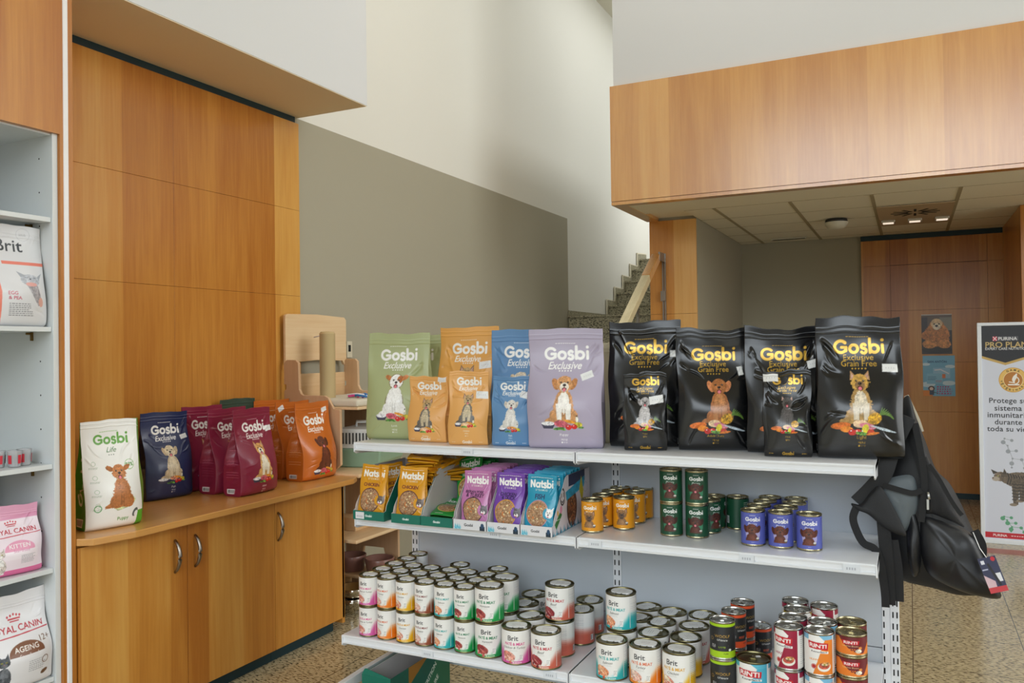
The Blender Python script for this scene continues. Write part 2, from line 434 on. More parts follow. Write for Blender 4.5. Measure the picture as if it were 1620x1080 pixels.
class Cv:
    """a drawing: x runs 0..1 across, y runs 0..A downwards; px columns"""
    def __init__(s, px, A, bg):
        s.k = px; s.A = A; s.W = px; s.H = max(4, int(round(px * A)))
        s.a = np.zeros((s.H, s.W, 4)); s.a[...] = (*[v / 255 for v in s.c(bg)], 0)
        s.seed = 1
    def c(s, col): return tuple(int(col[i:i + 2], 16) for i in (0, 2, 4)) if isinstance(col, str) else col
    def box(s, x0, y0, x1, y1):
        i0 = max(0, int(x0 * s.k)); i1 = min(s.W, int(x1 * s.k) + 2); j0 = max(0, int(y0 * s.k)); j1 = min(s.H, int(y1 * s.k) + 2)
        if i0 >= i1 or j0 >= j1: return None
        X = (np.arange(i0, i1)[None, :] + .5) / s.k; Y = (np.arange(j0, j1)[:, None] + .5) / s.k
        return (j0, j1, i0, i1), X, Y
    def blend(s, w, al, col, tex=0.0, metal=0.0):
        j0, j1, i0, i1 = w; sub = s.a[j0:j1, i0:i1]; col = np.array([v / 255 for v in s.c(col)])
        al = np.broadcast_to(al, sub.shape[:2])[..., None]
        if tex:
            s.seed = (s.seed * 7919 + 13) % 400
            n = NOISE[s.seed:s.seed + (j1 - j0), (s.seed * 3) % 400:(s.seed * 3) % 400 + (i1 - i0)]
            if n.shape != sub.shape[:2]: n = np.resize(n, sub.shape[:2])
            cc = np.clip(col[None, None] * (1 + tex * n[..., None] * 2.2), 0, 1)
        else: cc = col[None, None]
        sub[..., :3] = sub[..., :3] * (1 - al) + cc * al
        sub[..., 3:] = sub[..., 3:] * (1 - al) + metal * al
    def rect(s, x0, y0, x1, y1, col, **k):
        w = s.box(x0, y0, x1, y1)
        if w: s.blend(w[0], ((w[1] >= x0) & (w[1] <= x1) & (w[2] >= y0) & (w[2] <= y1)).astype(float), col, **k)
    def ell(s, cx, cy, rx, ry, col, rot=0.0, soft=0.0, fur=0.0, op=1.0, **k):
        R = max(rx, ry) * (1.25 + fur); w = s.box(cx - R, cy - R, cx + R, cy + R)
        if not w: return
        (bx, X, Y) = w; c, sn = math.cos(math.radians(rot)), math.sin(math.radians(rot))
        u = ((X - cx) * c + (Y - cy) * sn) / rx; v = (-(X - cx) * sn + (Y - cy) * c) / ry
        d = np.sqrt(u * u + v * v) - 1
        if fur:
            s.seed = (s.seed * 31 + 7) % 350
            n = NOISE[s.seed:s.seed + d.shape[0], s.seed + 50:s.seed + 50 + d.shape[1]]
            if n.shape == d.shape: d = d + fur * n * 1.6
        m = min(rx, ry)
        al = np.clip(.5 - d * m * s.k / max(1.0, soft * m * s.k), 0, 1) * op
        s.blend(bx, al, col, **k)
    def poly(s, pts, col, **k):
        xs = [p[0] for p in pts]; ys = [p[1] for p in pts]
        w = s.box(min(xs), min(ys), max(xs), max(ys))
        if not w: return
        bx, X, Y = w; ins = np.zeros((Y.shape[0], X.shape[1]), bool)
        for (ax, ay), (bx_, by) in zip(pts, pts[1:] + pts[:1]):
            if ay == by: continue
            cond = (ay > Y) != (by > Y)
            xi = (bx_ - ax) * (Y - ay) / (by - ay) + ax
            ins ^= cond & (X < xi)
        s.blend(bx, ins.astype(float), col, **k)
    def line(s, pts, wd, col, **k):
        for (ax, ay), (bx_, by) in zip(pts[:-1], pts[1:]):
            w = s.box(min(ax, bx_) - wd, min(ay, by) - wd, max(ax, bx_) + wd, max(ay, by) + wd)
            if not w: continue
            bx, X, Y = w; dx, dy = bx_ - ax, by - ay; L2 = dx * dx + dy * dy + 1e-9
            t = np.clip(((X - ax) * dx + (Y - ay) * dy) / L2, 0, 1)
            d = np.hypot(X - ax - t * dx, Y - ay - t * dy) - wd / 2
            s.blend(bx, np.clip(.5 - d * s.k, 0, 1), col, **k)
    def ring(s, cx, cy, r, wd, col, a0=0, a1=360, ry=None, **k):
        ry = ry or r
        s.line([(cx + r * math.cos(math.radians(a0 + (a1 - a0) * t / 40)), cy + ry * math.sin(math.radians(a0 + (a1 - a0) * t / 40))) for t in range(41)], wd, col, **k)
    def mask(s, pyr, cx, cy, width, col, shear=0.0, sy=1.0, rot=0.0, **k):
        h0, w0 = pyr[0].shape; ratio = w0 / (width * s.k)
        lv = 0
        while ratio > 1.6 and lv < len(pyr) - 1: ratio /= 2; lv += 1
        m = pyr[lv]; h, wd = m.shape
        hh = width * h0 / w0 * sy
        R = abs(width) * .55 + hh * (.6 + abs(shear)) if rot or shear else 0
        w = s.box(cx - width / 2 - R * .3, cy - max(hh / 2, R if rot else 0), cx + width / 2 + R * .3, cy + max(hh / 2, R if rot else 0))
        if not w: return
        bx, X, Y = w; c, sn = math.cos(math.radians(rot)), math.sin(math.radians(rot))
        u = (X - cx) * c + (Y - cy) * sn; v = -(X - cx) * sn + (Y - cy) * c
        u = u + shear * v
        fx = (u / width + .5) * wd - .5 + 0 * Y; fy = (v / hh + .5) * h - .5 + 0 * X
        ok = (fx > -1) & (fx < wd) & (fy > -1) & (fy < h)
        mp = np.pad(m, 2); fx = np.clip(fx, -1, wd) + 2; fy = np.clip(fy, -1, h) + 2
        ix = fx.astype(int); iy = fy.astype(int); ax = fx - ix; ay = fy - iy
        ix = np.clip(ix, 0, wd + 2); iy = np.clip(iy, 0, h + 2)
        val = (mp[iy, ix] * (1 - ax) + mp[iy, ix + 1] * ax) * (1 - ay) + (mp[iy + 1, ix] * (1 - ax) + mp[iy + 1, ix + 1] * ax) * ay
        s.blend(bx, val * ok, col, **k)
    def text(s, t, cx, cy, width, col, bold=0.0, space=1.0, **k): s.mask(font_mask(t, bold, space), cx, cy, width, col, **k)
    def logo(s, t, cx, cy, width, col, w=0.145, **k): s.mask(stroke_mask(t, w), cx, cy, width, col, **k)
    def small(s, cx, cy, width, n, h, col, gap=1.8):
        """rows of print too small to read"""
        for i in range(n):
            x = cx - width / 2; y = cy + i * h * gap; rnd = random.Random(int(cx * 977 + i * 31))
            end = cx + width / 2 - rnd.random() * width * .25
            while x < end:
                l = (.02 + rnd.random() * .03) * max(.4, width * 2.4); s.rect(x, y, min(x + l, end), y + h, col); x += l + h * .8
    def grid(s, nu, nv):
        """sample at nu x nv vertices (row 0 = bottom), linear colours with alpha = 1 - metal"""
        us = (np.arange(nu) + 0.0) / (nu - 1) * (s.W - 1); vs_ = (1 - np.arange(nv) / (nv - 1)) * (s.H - 1)
        # box blur to the vertex pitch, then sample
        a = s.a; kx = max(1, int(round(s.W / nu * .8))); ky = max(1, int(round(s.H / nv * .8)))
        if kx > 1 or ky > 1:
            p = np.pad(a, ((ky // 2, ky - 1 - ky // 2), (kx // 2, kx - 1 - kx // 2), (0, 0)), mode='edge')
            cs = np.cumsum(np.pad(p, ((1, 0), (0, 0), (0, 0))), 0); p = (cs[ky:] - cs[:-ky]) / ky
            cs = np.cumsum(np.pad(p, ((0, 0), (1, 0), (0, 0))), 1); a = (cs[:, kx:] - cs[:, :-kx]) / kx
        o = a[np.clip(np.round(vs_).astype(int), 0, s.H - 1)][:, np.clip(np.round(us).astype(int), 0, s.W - 1)]
        rgb = np.clip(o[..., :3], 0, 1); l = np.where(rgb <= .04045, rgb / 12.92, ((rgb + .055) / 1.055) ** 2.4)
        return np.concatenate([l, 1 - np.clip(o[..., 3:], 0, 1)], -1)

def flat_color(col): return np.array([*lin(col), 1.0])

def printed_panel(name, w, h, cv, nu, m, parent=None, loc=None, rot=None, x0=0.0, z0=0.0, y=0.0):
    """flat printed sheet in the XZ plane facing -Y, with a back and edges"""
    nv = max(2, int(nu * h / w)); C = cv.grid(nu, nv).reshape(-1, 4)
    u, v = np.meshgrid(np.linspace(0, w, nu), np.linspace(0, h, nv))
    V = np.stack([x0 + u, np.full_like(u, y), z0 + v], -1).reshape(-1, 3)
    i = np.arange(nu - 1); j = np.arange(nv - 1)[:, None] * nu; q = (i + j).ravel()
    Q = np.stack([q, q + 1, q + 1 + nu, q + nu], -1)
    return obj(name, grid_mesh(name, V, Q, C, False), m, parent, loc, rot)

# ------------------------------------------------------------------ painted motifs for the packs
def dog(cv, cx, by, H, body='c98a4a', chest='f2ead8', head=None, muz=None, ear=None, ears='flop', mouth=True, lean=0.0, tail=None, patch=None, eye='241610', nose='201614', shaggy=0.05, paws=None, line=None):
    head = head or body; muz = muz or chest; ear = ear or head; paws = paws or body; tail = tail or body
    E = lambda x, y, rx, ry, c, rot=0, fur=shaggy, tex=.16, **k: cv.ell(cx + (x + lean * y) * H, by - y * H, rx * H, ry * H, c, rot=rot, fur=fur, tex=tex * (.4 if sum(cv.c(c)) > 600 else 1), soft=.004, **k)
    if line: E(0, .30, .235, .33, line, 0, .02, 0); E(0, .80, .185, .185, line, 0, .02, 0)
    E(-.25, .07, .15, .055, tail, -15)
    E(.17, .14, .12, .15, body, 0); E(-.17, .14, .12, .15, body, 0)
    E(0, .33, .205, .31, body)
    E(0, .50, .165, .18, body)
    E(0, .42, .12, .22, chest, 0, .1)
    for sx in (-1, 1):
        cv.poly([(cx + (sx * .035 + lean * .4) * H, by - .40 * H), (cx + (sx * .16 + lean * .4) * H, by - .40 * H), (cx + sx * .135 * H, by - .03 * H), (cx + sx * .045 * H, by - .03 * H)], chest, tex=.07)
        E(sx * .10, .035, .085, .04, paws)
        cv.line([(cx + (sx * .03) * H, by - .30 * H), (cx + sx * .035 * H, by - .06 * H)], .007 * H, tuple(int(v * .6) for v in cv.c(body)))
    hy = .80
    if ears == 'flop':
        E(-.185, hy + .0, .065, .13, ear, -22); E(.185, hy + .0, .065, .13, ear, 22)
    elif ears == 'wing':
        E(-.20, hy + .09, .10, .055, ear, 28); E(.20, hy + .09, .10, .055, ear, -28)
    else:
        for sx in (-1, 1):
            cv.poly([(cx + (sx * .05 + lean * hy) * H, by - (hy + .10) * H), (cx + (sx * .17 + lean * hy) * H, by - (hy + .24) * H), (cx + (sx * .19 + lean * hy) * H, by - (hy + .04) * H)], ear, tex=.15)
            cv.poly([(cx + (sx * .09 + lean * hy) * H, by - (hy + .10) * H), (cx + (sx * .155 + lean * hy) * H, by - (hy + .19) * H), (cx + (sx * .165 + lean * hy) * H, by - (hy + .06) * H)], 'caa090', tex=.1)
    E(0, hy, .165, .165, head, 0, shaggy * 1.3)
    E(0, hy + .06, .13, .11, head, 0, .03)
    if patch: E(.095, hy + .05, .07, .09, patch, 10)
    E(0, hy - .055, .095, .085, muz, 0, .04)
    E(0, hy - .13, .06, .03, tuple(int(v * .75) for v in cv.c(muz)), 0, .03)
    for sx in (-1, 1):
        E(sx * .068, hy + .035, .024, .02, tuple(int(v * .6) for v in cv.c(head)), 0, 0, 0)
        E(sx * .068, hy + .033, .0165, .0175, eye, 0, 0, 0); E(sx * .068 + .006, hy + .040, .005, .005, 'ffffff', 0, 0, 0)
    E(0, hy - .02, .036, .027, nose, 0, 0, 0); E(-.008, hy - .012, .010, .006, '807878', 0, 0, 0)
    cv.line([(cx + lean * hy * H, by - (hy - .04) * H), (cx + lean * hy * H, by - (hy - .075) * H)], .008 * H, '402020')
    if mouth:
        E(0, hy - .10, .048, .034, '5a2420', 0, 0, 0); E(0, hy - .118, .034, .036, 'e07c86', 0, 0, .05)

def cat(cv, cx, by, H, body='4a4c50', chest='c8c8c8', stripes=None):
    cv.ell(cx, by - .3 * H, .2 * H, .32 * H, body, fur=.05, tex=.2); cv.ell(cx + .02 * H, by - .42 * H, .11 * H, .2 * H, chest, fur=.08, tex=.15)
    cv.line([(cx - .15 * H, by - .06 * H), (cx - .36 * H, by - .03 * H), (cx - .46 * H, by - .10 * H)], .07 * H, body, tex=.2)
    for sx in (-1, 1):
        cv.poly([(cx + sx * .03 * H, by - .34 * H), (cx + sx * .12 * H, by - .34 * H), (cx + sx * .11 * H, by), (cx + sx * .04 * H, by)], body, tex=.2)
        cv.poly([(cx + sx * .02 * H, by - .86 * H), (cx + sx * .14 * H, by - 1.0 * H), (cx + sx * .155 * H, by - .78 * H)], body, tex=.2)
        cv.ell(cx + sx * .08 * H, by - .02 * H, .06 * H, .03 * H, chest)
    cv.ell(cx, by - .76 * H, .16 * H, .135 * H, body, fur=.04, tex=.2); cv.ell(cx, by - .70 * H, .085 * H, .06 * H, chest, tex=.1)
    for sx in (-1, 1): cv.ell(cx + sx * .062 * H, by - .78 * H, .026 * H, .022 * H, 'b8b040'); cv.ell(cx + sx * .062 * H, by - .78 * H, .009 * H, .019 * H, '101010')
    cv.ell(cx, by - .725 * H, .016 * H, .012 * H, 'c07878')

def food_pile(cv, cx, cy, w, kind='meat', rich=False):
    E = lambda x, y, rx, ry, c, rot=0, tex=.14: cv.ell(cx + x * w, cy + y * w, rx * w, ry * w, c, rot=rot, tex=tex, soft=.003)
    if rich:
        E(-.33, .0, .16, .06, 'd8702c', -8); E(-.24, .06, .10, .055, 'e88a2a'); E(.22, -.13, .12, .10, 'c8962e', -20, .35)
        for k in range(9): E(.33 + .02 * k, -.26 + .012 * k, .075, .012, '5c7c34', -70 + k * 14)
        E(-.02, -.04, .12, .07, 'e8c6a0'); E(.10, .0, .14, .05, 'd87c90', 12)
        for k in range(5): E(.30 + .03 * k, .03 + .012 * k, .16, .016, 'b8c4cc', 14, .2)
        E(-.15, .11, .065, .055, 'c42a22'); E(-.06, .10, .055, .05, 'd83a2c'); E(.06, .05, .055, .085, 'd8c832', 15); E(.15, .10, .06, .045, 'c8402a')
        E(.0, .13, .10, .03, '5a8a3a', 8, .4); E(.18, .13, .11, .022, 'e07c2a', -8)
        for k in range(3): E(-.17 + k * .09, .085, .012, .01, 'ffffff')
        return
    E(-.34, .0, .15, .055, 'e8e6ea', 0, .3); cv.poly([(cx - .49 * w, cy + .005 * w), (cx - .19 * w, cy + .005 * w), (cx - .24 * w, cy + .10 * w), (cx - .44 * w, cy + .10 * w)], '3c3a52')
    E(-.34, .0, .13, .04, 'f0eef2', 0, .3)
    if kind == 'fish':
        for k in range(3): E(-.02 + .07 * k, .0 + .02 * k, .17, .02, 'c0ccd2', 8, .2)
        E(.0, -.03, .13, .06, 'e89878', 0, .3)
    elif kind == 'chicken': E(-.02, .0, .15, .065, 'f0c8a0', 5)
    else: E(-.06, .0, .15, .075, 'c86070', 8, .25); E(-.10, .0, .06, .04, 'b84c5c')
    E(.14, -.05, .13, .03, 'e89a30', 14); E(.30, .02, .09, .06, 'c8b83c', 0, .25)
    E(.10, .07, .065, .06, 'd42a26'); E(.22, .06, .06, .055, 'cc2420'); E(.085, .05, .015, .012, 'f8d8d8'); E(.205, .04, .015, .012, 'f8d8d8')
    E(-.11, .10, .12, .03, '4f8038', -6, .5); E(-.02, .12, .06, .02, '68a046', 10, .4); E(.36, .08, .06, .02, '5a8a40', 0, .4)
    E(.28, -.10, .028, .065, 'e8e4d0'); E(.28, -.17, .012, .02, '503828')

def sticker(cv, cx, cy, w=.11, rot=0):
    hw, hh = w / 2, w * .29; c, s = math.cos(math.radians(rot)), math.sin(math.radians(rot))
    P = [(cx + x * c - y * s, cy + x * s + y * c) for x, y in ((-hw, -hh), (hw, -hh), (hw, hh), (-hw, hh))]
    cv.poly(P, 'e8e8e6')
    for k in range(4):
        x = -hw * .5 + k * hw * .34; cv.ell(cx + x * c, cy + x * s, w * .028, w * .05, 'c4c4c8')

INK_GOLD = dict(col='d8a83c', metal=.55)
def gosbi_pack(A, bg, ink='f4f2ee', dogk=None, name='Lamb', food='meat', grain=False, px=560, small=False, gold=False, pack=None, stick=None, dogx=.5, size='MINI'):
    cv = Cv(px, A, bg); m = .5 if gold else 0.0; K = dict(metal=m)
    b = tuple(int(v) for v in cv.c(bg))
    y = dict(l=.20, g=.335, e=.50, st=.575, dt=.66, db=1.27, f=1.28, n=1.43, dots=1.53) if not small else dict(l=.12, g=.235, e=.40, st=.475, dt=.58, db=1.22, f=1.24, n=1.40, dots=1.52)
    if grain: y = dict(l=.245, g=.365, e=.50, e2=.575, st=.64, dt=.72, db=1.30, f=1.33, n=1.47, dots=1.57) if not small else dict(l=.10, g=.21, e=.37, e2=.435, st=.50, dt=.60, db=1.22, f=1.24, n=1.42, dots=1.50)
    cv.small(.5, y['l'], .28, 1, .008, ink)
    gw = .57 if not small else .60
    cv.logo('Gosbi', .51, y['g'], gw * 1.06, ink, w=.155, **K)
    if not grain:
        cv.text('Exclusive', .5, y['e'], .45 if not small else .47, ink, bold=.014, shear=.28, sy=1.15, **K)
    else:
        cv.text('Exclusive', .5, y['e'], .36, ink, bold=.004, sy=1.05, **K); cv.text('Grain Free', .5, y['e2'], .42, ink, bold=.004, sy=1.05, **K)
    for k in range(5): cv.ell(.5 + (k - 2) * .038, y['st'], .010, .010, ink, **K)
    H = (y['db'] - y['dt']) * 1.06
    if dogk: dog(cv, dogx, y['db'], H, **dogk)
    food_pile(cv, .5, y['f'], .70 if grain else .62, food, rich=grain)
    cv.text(name, .5, y['n'], .023 * len(name), ink, bold=.006, **K)
    cv.text(size, .5, y['n'] + .062, .085, ink, **K)
    for k in range(3): cv.ell(.5 + (k - 1) * .03, y['dots'], .011, .011, ink, op=1 if k == 0 else .4, **K)
    if small: cv.logo('Gosbi', .5, A - .085, .24, ink, **K); cv.small(.16, A - .085, .1, 1, .012, ink); cv.small(.84, A - .085, .1, 1, .012, ink)
    if pack: pack(cv)
    if stick: sticker(cv, *stick)
    return cv

def side_print(A, bg, ink='f0e0e0', barcode=True, px=130, vtext=None):
    cv = Cv(px, A, bg)
    cv.small(.5, .9, .7, 5, .02, ink, 3.2)
    cv.small(.5, 1.6, .7, 10, .016, ink, 4.0)
    for k in range(5): cv.line([(.12 + k * .19, A * .62), (.12 + k * .19, A * .86)], .012, ink, op=1) if False else None
    for k in range(7): cv.rect(.12, A * .60 + k * A * .03, .88, A * .60 + k * A * .03 + .01, ink)
    if barcode:
        cv.rect(.18, A * .915, .62, A * .965, 'f0f0f0')
        for k in range(11): cv.rect(.22 + k * .034, A * .922, .236 + k * .034, A * .958, '303030')
    if vtext: cv.logo('Gosbi', .5, A * .5, 1.5, ink, rot=-90)
    return cv

# ------------------------------------------------------------------ bags
def bag(label, cat_, loc, rz, w, h, d, cv, side=None, back='303030', topw=None, seed=1, amp=.004, crease=.004, rough=.35, coat=.2, nf=150, header=.09, seal='flat', group=None, folds=7, name='pet_food_bag', lean=0.0, pinch=.86, bulge=1.0, sag=0.0, headcol=None, tilt=0.0):
    """a filled, gusseted bag standing on its base; front faces -Y before rz; origin at the middle of its front base edge"""
    rng = np.random.default_rng(seed); topw = topw or w
    nv = max(40, int(nf * h / w)); ns = 22; nb = 22
    T = np.linspace(0, 1, nv)
    s = np.clip((T - .30) / (pinch - .30), 0, 1); s = s * s * (3 - 2 * s)
    D = d / 2 * (1 - s) + .0022
    D *= 1 - .35 * np.exp(-T / .018) * (T < .1)
    Wd = (w + (topw - w) * np.clip(T / .9, 0, 1)) / 2
    Wd = Wd * (1 - .03 * np.exp(-T / .02))
    u = np.linspace(-1, 1, nf)
    V = []; cols = []
    # front
    U, TT = np.meshgrid(u, T)
    edge = 1 - np.abs(U) ** 5 * .25
    belly = 1 + bulge * .42 * (1 - U ** 2) * np.exp(-((TT - .33) / .3) ** 2)
    # wrinkle field
    f = np.zeros_like(U)
    for k in range(folds):
        a = rng.uniform(-1.2, 1.2); fr = rng.uniform(1.5, 5.5); ph = rng.uniform(0, 6.28)
        xx = U * math.cos(a) + (TT * 2 * h / w) * math.sin(a)
        f += np.sin(xx * fr + ph + 1.3 * np.sin(U * 1.7 + TT * 3 + ph)) * rng.uniform(.3, 1) / (1 + fr * .25)
    f *= .42
    cr = np.zeros_like(U)
    for k in range(folds + 5):   # sharp creases radiating from corners and the seal
        x0 = rng.choice([-1, 1]) * rng.uniform(.7, 1); y0 = rng.choice([rng.uniform(.62, .92), rng.uniform(.02, .35)], p=[.7, .3])
        ang = math.atan2(.45 - y0 + rng.uniform(-.12, .12), -x0) ; L = rng.uniform(.25, .8)
        dx = U - x0; dy = (TT - y0) * 2.0
        al = dx * math.cos(ang) + dy * math.sin(ang) * 1.6; ac = -dx * math.sin(ang) * 1.6 + dy * math.cos(ang)
        ac = ac + .06 * np.sin(al * 5 + k)
        wdt = rng.uniform(.018, .05)
        cr += np.exp(-(ac / wdt) ** 2) * np.clip(al / .1, 0, 1) * np.clip((L - al) / .3, 0, 1) * rng.uniform(.5, 1) * rng.choice([-1, 1])
    env = np.clip((1 - np.abs(U)) * 6, 0, 1) * np.clip(TT * 10, 0, 1) * (.55 + .45 * np.clip((TT - .3) * 3, 0, 1)) * np.clip((1.02 - TT) / .12, .25, 1)
    n = rng.integers(0, 500)
    ny = NOISE_BIG[n:n + nv, n:n + nf]
    if ny.shape != U.shape: ny = np.resize(ny, U.shape)
    disp = (f * amp + cr * crease + ny * amp * .35) * env
    hb = 1 - header
    zip_ = .0016 * np.exp(-((TT - hb) / .004) ** 2) + .0010 * np.exp(-((TT - hb - .035) / .004) ** 2)
    Yf = -(D[:, None] * edge * belly) - disp - zip_
    wob = .004 * np.sin(T * 9 + seed) * np.sin(T * PI)
    Xf = U * (Wd[:, None]) + wob[:, None] * np.abs(U)
    # top edge wave + sag
    topwave = (.0022 * np.sin(u * 3 + seed) + .0010 * np.sin(u * 9 + seed * 2)) * (amp / .004)
    Z = TT * h + np.clip((TT - .8) * 5, 0, 1) * (topwave[None, :] - sag * (1 - u ** 2)[None, :])
    curl = lean * np.clip(TT - .6, 0, 1) ** 2 * 4
    swing = .003 * (amp / .004) * np.sin(u * 3 + seed)[None, :] * np.clip((TT - .8) * 5, 0, 1)
    Yf = Yf + curl + swing
    F = np.stack([Xf, Yf, Z], -1)
    # sides (gusset folded inwards, more so towards the top)
    def gus(sgn):
        q = np.linspace(0, 1, ns + 2)[1:-1]
        Q, T2 = np.meshgrid(q, T)
        e0 = F[:, -1 if sgn > 0 else 0]
        inn = np.clip((T2 - .02) / .9, 0, 1) ** 1.2 * d * .42 * (1 - np.abs(2 * Q - 1)) * (D[:, None] < d / 2 * .999) + .006 * (1 - np.abs(2 * Q - 1)) * np.clip(T2 * 8, 0, 1)
        ripple = .0015 * np.sin(T2 * 60 + Q * 5 + seed) * (1 - np.abs(2 * Q - 1))
        inn = inn * np.clip((D[:, None] - .006) / (d * .28), 0, 1)
        inn = np.minimum(inn, np.maximum(w * .2, .01)) * np.clip((1.0 - T2) / (header + .02), 0, 1)
        X = e0[:, 0][:, None] - sgn * (inn + ripple)
        y0 = e0[:, 1][:, None]; yb = (D + curl[:, 0] + swing[:, -1 if sgn > 0 else 0])[:, None]
        Yq = y0 + (yb - y0) * Q
        Zq = e0[:, 2][:, None] + 0 * Q
        G = np.stack([X, Yq, Zq], -1)
        return G
    R = gus(1); Lh = gus(-1)[:, ::-1]
    ub = np.linspace(1, -1, nb); UB, TB = np.meshgrid(ub, T)
    B = np.stack([UB * Wd[:, None], D[:, None] * (1 + .25 * (1 - UB ** 2) * np.exp(-((TB - .33) / .3) ** 2)) * 1.0 + curl[:, :1] + .003 * (amp / .004) * np.sin(UB * 3 + seed) * np.clip((TB - .8) * 5, 0, 1), TB * h + np.clip((TB - .8) * 5, 0, 1) * (-sag * (1 - UB ** 2) + (.0022 * np.sin(UB * 3 + seed) + .0010 * np.sin(UB * 9 + seed * 2)) * (amp / .004))], -1)
    A_ = np.concatenate([F, R, B, Lh], 1); N = A_.shape[1]
    if lean or tilt:
        pass
    # shift so that the front base edge is at y = 0
    A_[..., 1] -= A_[0, :nf, 1].min()
    C = np.zeros((nv, N, 4)); C[:, :nf] = cv.grid(nf, nv)
    bc = flat_color(back)
    C[:, nf:] = bc
    if side is not None:
        gs = side.grid(ns, nv); C[:, nf + ns + nb:] = gs; C[:, nf:nf + ns] = gs
    if headcol: pass
    def strip(r0, r1, nm, parent, capb, capt):
        X = A_[r0:r1].reshape(-1, 3); cc = C[r0:r1].reshape(-1, 4); rows = r1 - r0
        i = np.arange(N); j = np.arange(rows - 1)[:, None] * N
        Q = np.stack([i + j, (i + 1) % N + j, (i + 1) % N + j + N, i + j + N], -1).reshape(-1, 4)
        # close bottom and top with quad strips between front and back
        extra = []
        def cap(row):
            o_ = row * N; fr = np.linspace(0, nf - 1, nb).round().astype(int); bk = np.arange(nf + ns, nf + ns + nb)[::-1]
            for k in range(nb - 1): extra.append((o_ + fr[k], o_ + fr[k + 1], o_ + bk[k + 1], o_ + bk[k]))
        if capb: cap(0)
        if capt: cap(rows - 1)
        if extra: Q = np.concatenate([Q, np.array(extra)])
        me = grid_mesh(nm, X, Q, cc)
        return obj(nm, me, print_mat('film_%02d_%02d' % (rough * 100, coat * 100), rough, coat), parent)
    root = thing(name, label, cat_, loc, rz, group)
    if tilt: root.rotation_euler = (tilt, 0, rz)
    k = int(nv * hb)
    strip(0, k + 1, 'bag_body', root, True, False)
    strip(k, nv, 'top_seal', root, False, True)
    return root

# ------------------------------------------------------------------ cans
M_TIN = mat('tin', 'b8ae8c', .28, 1.0); M_TIN_DARK = mat('tin_lacquered', '8c8460', .30, 1.0); M_STEEL = mat('bright_steel', 'c8c8c4', .22, 1.0)
M_PAPER = print_mat('label_paper', .42, .1); M_STICK = mat('white_paper', 'f4f4f2', .7)
CAN_CACHE = {}
def can_meshes(kind, r, h, cv, lid, sticker_, rot, nu):
    if kind in CAN_CACHE: return CAN_CACHE[kind]
    m = lid
    a = MB().lathe([(r * .93, 0), (r * .985, .0008), (r * 1.0, .0025), (r * .975, .0055), (r * .965, .007), (r * .965, h - .007), (r * .975, h - .0055), (r * 1.0, h - .003), (r * 1.0, h - .0012), (r * .985, h - .0003), (r * .955, h - .0008), (r * .945, h - .0045)], 44, cap=False)
    a.lathe([(0.0001, .0015), (r * .93, .0015)], 44, cap=False)
    body = a.build('can_body', m); me_b = body.data; bpy.data.objects.remove(body)
    # label: full wrap, seam at the back; u = .5 faces -Y
    nv = max(24, int(nu * h / (2 * PI * r))); g = cv.grid(nu, nv).reshape(-1, 4)
    U, Z = np.meshgrid(np.linspace(0, 1, nu), np.linspace(.0058, h - .0062, nv)); A = (U - .5) * 2 * PI - PI / 2
    rr = r * .985
    V = np.stack([rr * np.cos(A), rr * np.sin(A), Z], -1).reshape(-1, 3)
    i = np.arange(nu - 1); j = np.arange(nv - 1)[:, None] * nu; q = (i + j).ravel()
    me_l = grid_mesh('label', V, np.stack([q, q + 1, q + 1 + nu, q + nu], -1), g); me_l.materials.append(M_PAPER)
    b = MB().lathe([(r * .95, h - .0052), (r * .90, h - .0056), (r * .885, h - .0046), (r * .80, h - .0046), (r * .785, h - .0052), (r * .3, h - .0052), (0.0001, h - .0050)], 40, cap=False)
    lo = b.build('lid', m); me_lid = lo.data; bpy.data.objects.remove(lo)
    t = MB(); M = Matrix.Translation((0, -r * .38, h - .0036))
    for k in range(16):
        a0 = 2 * PI * k / 16; a1 = 2 * PI * (k + 1) / 16
        t.tube([(r * .22 * math.cos(a0), -r * .30 + r * .26 * math.sin(a0), h - .0030), (r * .22 * math.cos(a1), -r * .30 + r * .26 * math.sin(a1), h - .0030)], .0011, 6)
    t.box(-r * .14, r * .14, -r * .12, r * .18, h - .0050, h - .0032)
    t.tube([(0, r * .26, h - .0056), (0, r * .26, h - .0024)], r * .08, 10)
    to = t.build('pull_tab', m); me_t = to.data; bpy.data.objects.remove(to)
    me_s = None
    if sticker_ == 'disc':
        P = []
        for k in range(28):
            a0 = 2 * PI * k / 28; rx, ry = .70, .52
            e = 2.6; c, s_ = math.cos(a0), math.sin(a0)
            P.append((r * rx * math.copysign(abs(c) ** (2 / e), c), r * .16 + r * ry * math.copysign(abs(s_) ** (2 / e), s_)))
        st = MB().prism(P, h - .0044, h - .0016, axis=2)
        for k in range(3):
            st.box(-r * .28, r * .28, r * (.28 - .13 * k), r * (.30 - .13 * k), h - .0016, h - .00155, 1)
        st.box(r * .5, r * .72, -r * .42, -r * .25, h - .0050, h - .0040)
        so = st.build('lid_sticker', [M_STICK, mat('grey_ink', 'a8a0a4', .7)]); me_s = so.data; bpy.data.objects.remove(so)
    elif sticker_ == 'tag':
        M = Matrix.Rotation(.5, 4, 'Z')
        so = MB().box(r * .05, r * .48, r * .10, r * .34, h - .0044, h - .0036, M=M).build('price_sticker', M_STICK); me_s = so.data; bpy.data.objects.remove(so)
    CAN_CACHE[kind] = (me_b, me_l, me_lid, me_t, me_s, sticker_)
    return CAN_CACHE[kind]

